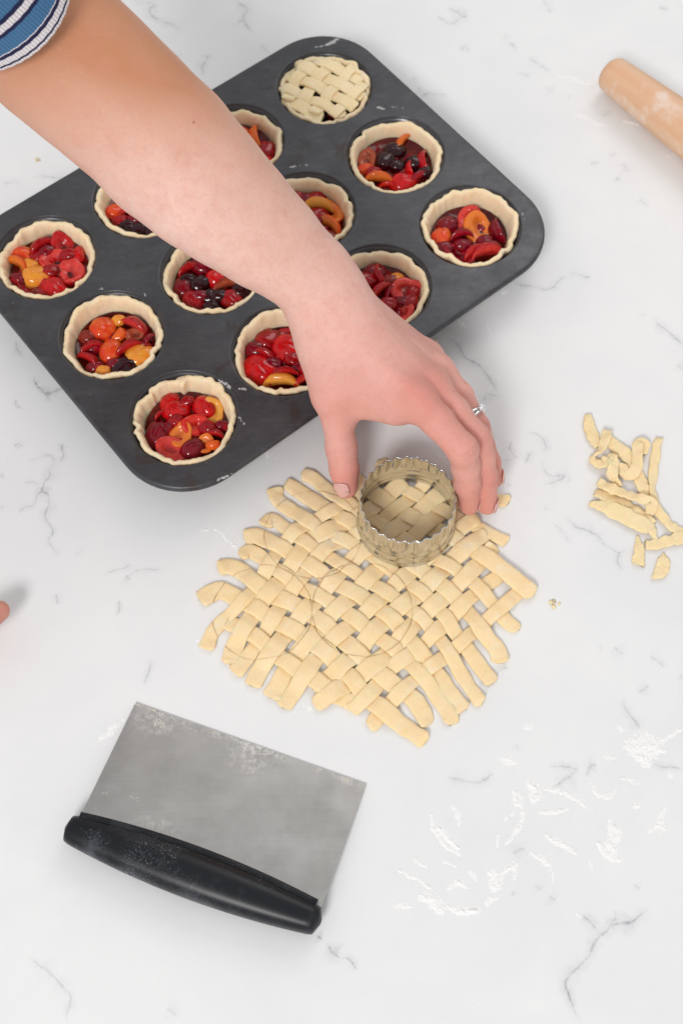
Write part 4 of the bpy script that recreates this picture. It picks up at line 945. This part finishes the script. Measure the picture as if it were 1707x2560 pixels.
    for _ in range(700):                      # fine dust all round the work
        x, y = rnd.gauss(1100, 380), rnd.gauss(1750, 380)
        if 0 < x < 1700 and 1250 < y < 2540: L.add(at(x, y, .0001), rnd.uniform(.00012, .00032), rnd, .5)
    b_ = len(fv); fv += L.v; fd += [.55] * len(L.v); ff += [tuple(i + b_ for i in f) for f in L.f]; L.v, L.f = fv, ff
    o = obj('flour', L.v, L.f, M_FLOUR, attrs={'dens': fd}); o['kind'] = 'stuff'; o['label'] = 'loose white flour scattered and smeared over the counter'; o['category'] = 'flour'
    # flour on the tin
    L = Lumps()
    TF = [([(815, 112), (835, 104), (850, 95)], .0032, 10), ([(790, 118), (815, 114)], .001, 4), ([(943, 268), (960, 272)], .003, 5), ([(975, 268), (1015, 270)], .003, 2), ([(705, 420), (745, 415), (780, 412)], .003, 2),
                         ([(548, 950), (575, 970)], .0028, 9), ([(590, 968), (620, 975)], .0022, 3), ([(545, 1200), (580, 1185)], .0016, 6), ([(600, 1045), (612, 1062)], .002, 4), ([(250, 724), (256, 722)], .0015, 4), ([(360, 735), (364, 740)], .0012, 4), ([(1305, 535), (1310, 545)], .0018, 8)]
    L.v, L.f, fd = flour_field([([at(x, y, TZ) for x, y in q], w_ * .8, d * .7 - 3) for q, w_, d in TF], TZ, .00028, '', '', .0003)
    for _ in range(340):
        u, v = rnd.uniform(-.13, .13), rnd.uniform(-.17, .17)
        if any(math.hypot(u - (i - 1) * SP, v - (j - 1.5) * SP) < .038 for i in range(3) for j in range(4)): continue
        if math.hypot(max(0, abs(u) - .09), max(0, abs(v) - .128)) > .043: continue
        L.add(pan(u, v, TZ + .0001), rnd.uniform(.0001, .00026), rnd, .5)
    fd += [.5] * (len(L.v) - len(fd)); o = obj('flour_dusting', L.v, L.f, M_DUST, attrs={'dens': fd}); o['kind'] = 'stuff'; o['label'] = 'flour specks dusted on the dark muffin tin'; o['category'] = 'flour'
    # flour and dough bits stuck to the scraper
    L = Lumps()
    for u, v, n_, r_ in [(.019, .0065, 14, .0012), (.022, .0085, 10, .0009), (.041, .0045, 6, .0008), (.0255, BW - .020, 8, .0011), (.009, BW - .0165, 4, .0008), (.038, BW - .003, 9, .0009), (.053, BW - .0045, 7, .0008), (.140, .0012, 10, .0006), (.150, .006, 5, .0006), (.122, .0010, 10, .0005), (.002, .0008, 14, .0007), (.0125, .0010, 14, .0006), (.100, .001, 10, .0005), (.054, .0006, 12, .0007)]:
        for _ in range(n_):
            p = sp(max(.0004, u + rnd.gauss(0, r_ * 1.8)), max(.0005, v + rnd.gauss(0, r_)), .0008); L.add(p, rnd.uniform(.0002, .0006), rnd, .5)
    for _ in range(120):
        L.add(sp(rnd.uniform(.002, BL - .002), abs(rnd.gauss(0, .006)) + .0004, .0007), rnd.uniform(.0001, .00028), rnd, .5)
    o = obj('flour_crumbs', L.v, L.f, mat_simple('dried_flour', (0.80, 0.76, 0.66), .9, spec=.1)); o['kind'] = 'stuff'; o['label'] = 'dried flour and dough bits stuck on the scraper blade'; o['category'] = 'flour'
build_flour()
def crumb(px, py, r, label, seed):
    rnd = random.Random(seed); L = Lumps(); c = at(px, py, 0)
    for _ in range(7): L.add(Vector((c.x + rnd.gauss(0, r * .7), c.y + rnd.gauss(0, r * .7), r * .35)), r * rnd.uniform(.5, .9), rnd, .55)
    tag(obj('dough_crumb', L.v, L.f, M_SCRAP, origin=(c.x, c.y, 0)), label, 'crumb')
crumb(1080, 862, .0022, 'small dough crumb on the counter beside the knuckles and the tin', 1)
crumb(1383, 1507, .0020, 'pale dough crumb on the counter right of the lattice', 2)
crumb(93, 400, .0014, 'tiny dough crumb on the counter left of the forearm', 3)

# ------------------------------------------------------------------ the arm and hand
def surface_nets(F, org, h):
    neg = F < 0
    c = [neg[dx:F.shape[0] - 1 + dx, dy:F.shape[1] - 1 + dy, dz:F.shape[2] - 1 + dz] for dx in (0, 1) for dy in (0, 1) for dz in (0, 1)]
    s = sum(x.astype(np.int8) for x in c)
    act = np.argwhere((s > 0) & (s < 8))
    idx = -np.ones(s.shape, np.int32); idx[act[:, 0], act[:, 1], act[:, 2]] = np.arange(len(act))
    val = np.stack([F[act[:, 0] + dx, act[:, 1] + dy, act[:, 2] + dz] for dx in (0, 1) for dy in (0, 1) for dz in (0, 1)], 1)
    off = np.array([(dx, dy, dz) for dx in (0, 1) for dy in (0, 1) for dz in (0, 1)], float)
    acc = np.zeros((len(act), 3)); cnt = np.zeros(len(act))
    for a in range(8):
        for b in range(a + 1, 8):
            if np.abs(off[a] - off[b]).sum() != 1: continue
            va, vb = val[:, a], val[:, b]; m = (va < 0) != (vb < 0)
            t = np.where(m, va / np.where(np.abs(va - vb) < 1e-12, 1e-12, va - vb), 0)
            acc[m] += (off[a] + (off[b] - off[a]) * t[:, None])[m]; cnt[m] += 1
    V = (act + acc / cnt[:, None]) * h + org
    Q = []
    for ax in range(3):
        sl0 = [slice(None)] * 3; sl1 = [slice(None)] * 3; sl0[ax] = slice(0, -1); sl1[ax] = slice(1, None)
        d = neg[tuple(sl0)] != neg[tuple(sl1)]
        e = np.argwhere(d); a1, a2 = [(1, 2), (2, 0), (0, 1)][ax]
        ok = (e[:, a1] > 0) & (e[:, a2] > 0) & (e[:, a1] < F.shape[a1] - 1) & (e[:, a2] < F.shape[a2] - 1); e = e[ok]
        inside = neg[e[:, 0], e[:, 1], e[:, 2]]
        def g(o1, o2):
            q = e.copy(); q[:, a1] += o1; q[:, a2] += o2; return idx[q[:, 0], q[:, 1], q[:, 2]]
        quad = np.stack([g(-1, -1), g(0, -1), g(0, 0), g(-1, 0)], 1)
        quad[~inside] = quad[~inside][:, ::-1]
        Q.append(quad)
    return V, np.concatenate(Q)
def smin(a, b, k):
    h = np.maximum(k - np.abs(a - b), 0) / k
    return np.minimum(a, b) - h * h * k * .25
class Field:
    def __init__(s, lo, hi, h):
        s.h = h; s.lo = np.array(lo); n = np.ceil((np.array(hi) - s.lo) / h).astype(int) + 1; s.shape = tuple(n)
        s.ax = [s.lo[i] + h * np.arange(n[i]) for i in range(3)]
        s.F = np.full(s.shape, .05, np.float32)
    def box(s, pts, mg):
        pts = np.array(pts); a = np.clip(np.floor((pts.min(0) - mg - s.lo) / s.h).astype(int), 0, np.array(s.shape) - 1); b = np.clip(np.ceil((pts.max(0) + mg - s.lo) / s.h).astype(int) + 1, 1, s.shape)
        return tuple(slice(i, j) for i, j in zip(a, b))
    def cone(s, bx, a, b, ra, rb):
        X = s.ax[0][bx[0]][:, None, None]; Y = s.ax[1][bx[1]][None, :, None]; Z = s.ax[2][bx[2]][None, None, :]
        a, b = np.array(a), np.array(b); d = b - a; L = d @ d + 1e-12
        t = np.clip(((X - a[0]) * d[0] + (Y - a[1]) * d[1] + (Z - a[2]) * d[2]) / L, 0, 1)
        return (np.sqrt((X - a[0] - t * d[0]) ** 2 + (Y - a[1] - t * d[1]) ** 2 + (Z - a[2] - t * d[2]) ** 2) - (ra + (rb - ra) * t)).astype(np.float32)
    def add(s, a, b, ra, rb, k, F=None):
        F = s.F if F is None else F
        bx = s.box([a, b], max(ra, rb) + max(k, .01) + .006); F[bx] = smin(F[bx], s.cone(bx, a, b, ra, rb), k)
def pxr(px, P): return px * depth(P) / FPX
def build_person():
    elb = at(143, 121, .215)
    per = thing('person', 'person reaching in from the upper left, hand gripping the round cutter, striped sleeve', 'person', (elb.x, elb.y, 0))
    st = [(-420, -400, .43, 400), (-140, -130, .30, 385), (20, 0, .245, 372), (143, 121, .215, 366), (245, 212, .203, 352), (343, 301, .19, 338), (430, 388, .176, 326), (518, 473, .162, 306), (602, 545, .147, 276), (682, 612, .133, 247), (767, 681, .118, 208), (815, 735, .106, 184)]
    A = []
    for x, y, z, wpx in st:
        P = at(x, y, z); A.append((P, pxr(wpx / 2, P)))
    J = lambda x, y, z: at(x, y, z)
    fld = Field((-.36, .30, -.004), (.14, .72, .36), .0015)
    lat_ = (at(960, 790, .080) - at(780, 900, .100)).normalized()
    n_arm = len(A)
    for q in range(n_arm - 1):
        (P, r), (P2, r2) = A[q], A[q + 1]
        # the lower forearm and wrist are wider than thick: two bones side by side
        f1 = max(0, min(1, (q - 6) / 4)); f2 = max(0, min(1, (q - 5) / 4))
        o1, o2 = r * .30 * f1, r2 * .30 * f2
        for sg in ((-1, 1) if q >= 6 else (0,)):
            fld.add(P + lat_ * (o1 * sg), P2 + lat_ * (o2 * sg), r - o1, r2 - o2, .012)
    W = A[-1][0]
    mcp = {'i': J(1036, 1000, .086), 'm': J(1072, 966, .076), 'r': J(1090, 930, .064), 'p': J(1066, 892, .052)}
    base = {'i': J(805, 800, .102), 'm': J(835, 775, .102), 'r': J(855, 755, .096), 'p': J(866, 748, .088)}
    for k_, ra, rb in (('i', .0130, .0112), ('m', .0130, .0112), ('r', .0125, .0105), ('p', .0120, .0095)):
        fld.add(base[k_], mcp[k_], ra, rb, .014)
    fld.add(W, J(868, 836, .097), .0205, .0185, .016); fld.add(J(868, 836, .092), J(985, 940, .080), .0185, .012, .016)
    # ball of the thumb and the web to the index finger
    tc, tm, ti, tt = J(818, 868, .086), J(836, 985, .069), J(853, 1118, .040), J(865, 1216, .0195)
    fld.add(J(800, 800, .094), tc, .0165, .0155, .014); fld.add(tc, tm, .0150, .0128, .014)
    fld.add(J(840, 960, .068), J(985, 990, .076), .0095, .0100, .016)
    fld.add(J(868, 1016, .062), J(990, 1025, .074), .0058, .0075, .012)
    fld.add(J(850, 900, .085), J(1000, 985, .079), .012, .011, .014)
    for k_ in ('i', 'm', 'r'):                  # tendons and knuckles under the skin
        a_, b_ = base[k_].lerp(mcp[k_], .35), mcp[k_]; dz = BACK * .62 + Vector((.12, 0, .45))
        fld.add(a_ + dz * .0100, b_ + dz * .0092, .0022, .0030, .005); fld.add(b_ + dz * .0045, b_ + dz * .0046, .0078, .0078, .005)
    F0 = fld.F.copy()
    fingers = {
     'thumb': [(tc, .0135), (tm, .0122), (J(846, 1055, .0545), .0100), (ti, .0100), (J(860, 1172, .029), .0093), (tt, .0080)],
     'index': [(mcp['i'], .0110), (J(1092, 1052, .086), .0098), (J(1156, 1124, .075), .0095), (J(1163, 1165, .058), .0086), (J(1168, 1208, .042), .0083), (J(1172, 1262, .0195), .0068)],
     'middle': [(mcp['m'], .0108), (J(1132, 1028, .075), .0096), (J(1190, 1098, .063), .0092), (J(1203, 1145, .050), .0083), (J(1212, 1195, .035), .0080), (J(1217, 1262, .0140), .0068)],
     'ring': [(mcp['r'], .0102), (J(1147, 990, .062), .0090), (J(1190, 1070, .050), .0086), (J(1205, 1115, .041), .0078), (J(1221, 1155, .031), .0074), (J(1235, 1197, .0185), .0062)],
     'pinky': [(mcp['p'], .0092), (J(1122, 960, .048), .0078), (J(1160, 1035, .040), .0072), (J(1180, 1085, .030), .0066), (J(1192, 1125, .018), .0055)]}
    for nm, ch in fingers.items():
        bx = fld.box([p for p, _ in ch], .030)
        f = np.full(F0[bx].shape, .05, np.float32)
        for (a, ra), (b, rb) in zip(ch, ch[1:]): f = smin(f, fld.cone(bx, a, b, ra, rb), .004)
        g = smin(F0[bx], f, .009)
        fld.F[bx] = smin(fld.F[bx], g, .0006)
    V, Q = surface_nets(fld.F, fld.lo, fld.h)
    # relax the voxel grid a little
    nb = np.zeros((len(V), 3)); ct_ = np.zeros(len(V)); E_ = np.concatenate([Q[:, [0, 1]], Q[:, [1, 2]], Q[:, [2, 3]], Q[:, [3, 0]]])
    for it in range(2):
        nb[:] = 0; ct_[:] = 0
        for d in range(3): nb[:, d] = np.bincount(E_[:, 0], V[E_[:, 1], d], len(V)) + np.bincount(E_[:, 1], V[E_[:, 0], d], len(V))
        ct_ = np.bincount(E_[:, 0], minlength=len(V)) + np.bincount(E_[:, 1], minlength=len(V))
        V = V * .5 + .5 * nb / np.maximum(ct_, 1)[:, None]
    def gs(p, s_): return np.exp(-((V - np.array(p)) ** 2).sum(1) / (2 * s_ * s_))
    up = Vector((.3, .1, .9))
    red = .38 * gs(mcp['i'] + Vector((.003, 0, .011)), .011) + .25 * gs(mcp['m'] + Vector((.003, 0, .010)), .010)
    for nm in ('index', 'middle', 'ring', 'thumb'):
        ch = fingers[nm]; red += .62 * gs(ch[-1][0], .009) + (.28 * gs(ch[2][0], .009) if nm != 'thumb' else 0) + .28 * gs(ch[-2][0], .011)
    red += .30 * gs(tm, .016) + .25 * gs(fingers['index'][1][0], .014)
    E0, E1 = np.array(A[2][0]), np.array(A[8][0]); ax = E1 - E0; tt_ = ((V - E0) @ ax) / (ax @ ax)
    tan_shade = np.clip(1.0 - tt_ * 1.3, 0, 1) * .95  # painted shade: the arm's colour darkens towards the elbow
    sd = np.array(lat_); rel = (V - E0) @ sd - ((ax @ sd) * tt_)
    tan_shade = np.clip(tan_shade + np.clip((rel + .042) / .050, -1, 1) * .80 * np.clip(1.5 - tt_, 0, 1), 0, .97)  # and on the side turned from the window, also painted shade
    hd = np.clip(((V - np.array(W)) @ np.array((mcp['m'] - W).normalized())) / .13 + .42, 0, 1); hd = hd * hd * (3 - 2 * hd)
    red = np.clip(red + .60 * hd + .16 * gs(at(195, 205, .26), .02), 0, .95)
    crease = np.zeros(len(V)); along = np.full(len(V), 50.0); best = np.full(len(V), 1e9)
    for nm, j_ in (('index', 2), ('middle', 2), ('ring', 2), ('thumb', 3), ('index', 4), ('middle', 4)):
        ch = fingers[nm]; c0 = np.array(ch[j_][0]); t0 = np.array((ch[j_ + 1][0] - ch[j_ - 1][0]).normalized())
        dd = np.linalg.norm(V - c0, axis=1); m_ = dd < best; best[m_] = dd[m_]
        along[m_] = ((V - c0) @ t0)[m_] * 1000
        dors = (np.array(BACK) * .6 + np.array(RIGHT) * (.9 if nm != 'thumb' else -.2) + np.array(UP) * .3)
        side_ = np.clip(((V - c0) @ dors) / .006, 0, 1)
        crease[m_] = (np.exp(-(dd / .0125) ** 4) * side_)[m_] * (.9 if j_ == 2 else .6)
    o = obj('arm_and_hand', V.tolist(), Q.tolist(), M_SKIN, per, attrs={'red': red, 'tan': tan_shade, 'crease': crease, 'along': along})
    # nails
    k = NT('fingernail'); k.p(Base_Color=(.74, .40, .36), Roughness=.28, Specular_IOR_Level=.5, Subsurface_Weight=.3, Subsurface_Scale=.003)
    def nail(c, t, n, r, ln, wd, back):
        t = t.normalized(); n = (n - t * n.dot(t)).normalized(); l = t.cross(n)
        vs, fs = [], []; nu, nv = 12, 10
        for j in range(nv + 1):
            v = j / nv
            for i in range(nu + 1):
                u = -1 + 2 * i / nu
                shp = math.sqrt(max(0, 1 - (abs(2 * v - 1) ** 5))) if True else 1
                half = wd * (.80 + .20 * min(1, v * 3)) * (1 if v < .8 else 1 - .35 * ((v - .8) / .2) ** 2)
                a = u * half
                endc = -ln * .14 * (u * u) if v > .5 else ln * .12 * (u * u)
                rv = r * (1.12 - .16 * v); p = c + t * (-back + ln * v + endc) + n * (math.cos(a) * rv) + l * (math.sin(a) * rv)
                p = p - n * (.0010 * max(0, v - .55) / .45)
                vs.append(p)
        for j in range(nv):
            for i in range(nu): fs.append((j * (nu + 1) + i, j * (nu + 1) + i + 1, (j + 1) * (nu + 1) + i + 1, (j + 1) * (nu + 1) + i))
        ob = obj('fingernail', vs, fs, k.m, per)
        m = ob.modifiers.new('thick', 'SOLIDIFY'); m.thickness = .0005; m.offset = 0
    ch = fingers['thumb']; t = ch[-1][0] - ch[-2][0]
    nail(ch[-1][0], t, BACK * 1.0 + RIGHT * -.42 + UP * .1, .0086, .0112, .66, .0062)
    ch = fingers['index']; t = ch[-1][0] - ch[-2][0]; nail(ch[-1][0], t, BACK * .30 + RIGHT * 1.0 + UP * .3, .0070, .0105, .75, .0050)
    ch = fingers['middle']; t = ch[-1][0] - ch[-2][0]; nail(ch[-1][0], t, BACK * .55 + RIGHT * 1.0 + UP * .2, .0070, .0105, .75, .0050)
    ch = fingers['ring']; t = ch[-1][0] - ch[-2][0]; nail(ch[-1][0], t, BACK * .2 + RIGHT * 1.0 + UP * .3, .0066, .0095, .75, .0045)
    # ring: two crossing bands with a cluster of stones
    silver = mat_simple('silver', (.80, .79, .78), .16, 1.0); stone = mat_simple('clear_stone', (.86, .87, .90), .05, .6)
    rc = (fingers['ring'][1][0] * .45 + fingers['ring'][2][0] * .55); rt = (fingers['ring'][2][0] - fingers['ring'][1][0]).normalized()
    ru = (BACK * .55 + RIGHT * .8 + UP * .2); ru = (ru - rt * ru.dot(rt)).normalized(); rs = rt.cross(ru)
    def band(sgn):
        vs, fs = [], []; n, m = 56, 8; R0 = .0093
        for i in range(n):
            a = 2 * math.pi * i / n
            c = rc + ru * (R0 * math.cos(a)) + rs * (R0 * math.sin(a)) + rt * (sgn * .0013 * math.sin(a * 1.0 + .4) * (1.2 if math.cos(a) > -.2 else .4))
            d = (ru * math.cos(a) + rs * math.sin(a))
            rr = .00085 * (1 + .25 * math.cos(i * math.pi))
            for q in range(m):
                b = 2 * math.pi * q / m; vs.append(c + d * (rr * math.cos(b)) + rt * (rr * 1.15 * math.sin(b)))
        for i in range(n):
            for q in range(m): fs.append((i * m + q, i * m + (q + 1) % m, ((i + 1) % n) * m + (q + 1) % m, ((i + 1) % n) * m + q))
        return vs, fs
    vs, fs = band(1); rg = obj('ring', vs, fs, silver, per, origin=rc)
    rg['label'] = 'silver ring with crossing bands and a cluster of clear stones'
    vs, fs = band(-1); obj('band', vs, fs, silver, rg, origin=rc)
    rnd = random.Random(4)
    for a, b, s_ in [(0, 0, .0017), (.0019, 0, .0010), (-.0019, 0, .0010), (0, .0019, .0010), (0, -.0019, .0010), (.0014, .0014, .0009), (-.0014, .0014, .0009), (.0014, -.0014, .0009), (-.0014, -.0014, .0009)]:
        L = Lumps(); p = rc + ru * .0105 + rt * a + rs * b; L.add(p, s_ * 1.25, random.Random(int(a * 1e5 + b * 1e6)), .9)
        obj('stone', L.v, L.f, stone, rg, origin=rc, smooth=False)
    # sleeve
    c0, r0 = A[3]; c1 = A[1][0]; c2 = A[0][0]
    hem = at(12, 4, .256); axv = (A[1][0] - hem).normalized()
    sx_ = axv.cross(Vector((0, 0, 1))).normalized(); sy_ = sx_.cross(axv)
    vs, fs, sv = [], [], []; n, m = 90, 96
    for i in range(n + 1):
        d = .21 * (i / n) ** 1.5
        cen = hem + axv * d
        for q in range(m):
            a = 2 * math.pi * q / m; rr = .0455 + .014 * d / .21 + .0006 * math.sin(q * math.pi) + .0018 * math.sin(3 * a + d * 40) + .0002 * math.cos(48 * a)
            if i == 0: rr -= .0012
            vs.append(cen + sx_ * (rr * math.cos(a)) + sy_ * (rr * math.sin(a))); sv.append(d)
    for i in range(n):
        for q in range(m): fs.append((i * m + q, i * m + (q + 1) % m, (i + 1) * m + (q + 1) % m, (i + 1) * m + q))
    k = NT('striped_knit')
    s_ = k.attr('along'); mm = k.math('MULTIPLY', s_, 1000 / 60.0)
    stripes = [(0, 'w'), (2.0, 'n'), (3.3, 'w'), (7.6, 'n'), (10.2, 'w'), (10.8, 'b'), (21, 'n'), (23.6, 'w'), (28, 'n'), (31, 'b'), (44, 'n')]
    cm = {'w': (.84, .79, .81), 'n': (.022, .024, .075), 'b': (.075, .195, .365)}
    col = k.ramp(mm, [(p / 60.0, cm[c]) for p, c in stripes], 'CONSTANT')
    k.p(Base_Color=col, Roughness=.9, Specular_IOR_Level=.15)
    rib = k.math('SINE', k.math('MULTIPLY', k.attr('angle'), 150.0))
    k.set(k.b.inputs['Base Color'], k.mix(k.ramp(rib, [(0.0, 0.28), (0.2, 0.0)]), col, (.02, .03, .06)))
    k.bump(k.math('ADD', k.math('MULTIPLY', rib, .6), k.noise(k.pos(), 1500, 2)), .45, .0005)
    so = obj('sleeve', vs, fs, k.m, per, attrs={'along': sv, 'angle': [2 * math.pi * (q % m) / m for q in range(len(vs))]})
    md = so.modifiers.new('thick', 'SOLIDIFY'); md.thickness = .0016; md.offset = 1
    # fingertip of the other hand at the left picture edge
    tipc = at(3, 1531, .020)
    ch = [(tipc + Vector((-.001, .001, 0)), .0066), (at(-45, 1562, .026), .0080), (at(-110, 1610, .032), .0086)]
    lo = np.minimum(np.array(ch[0][0]), np.array(ch[2][0])) - .02; hi = np.maximum(np.array(ch[0][0]), np.array(ch[2][0])) + .02
    f2 = Field(lo, hi, .0012)
    for (a, ra), (b, rb) in zip(ch, ch[1:]): f2.add(a, b, ra, rb, .004)
    V2, Q2 = surface_nets(f2.F, f2.lo, f2.h)
    z_ = np.zeros(len(V2))
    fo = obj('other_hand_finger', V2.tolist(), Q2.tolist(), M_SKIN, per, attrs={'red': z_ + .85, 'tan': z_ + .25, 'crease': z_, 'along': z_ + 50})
    fo['label'] = 'reddish fingertip of the other hand at the left edge'
build_person()
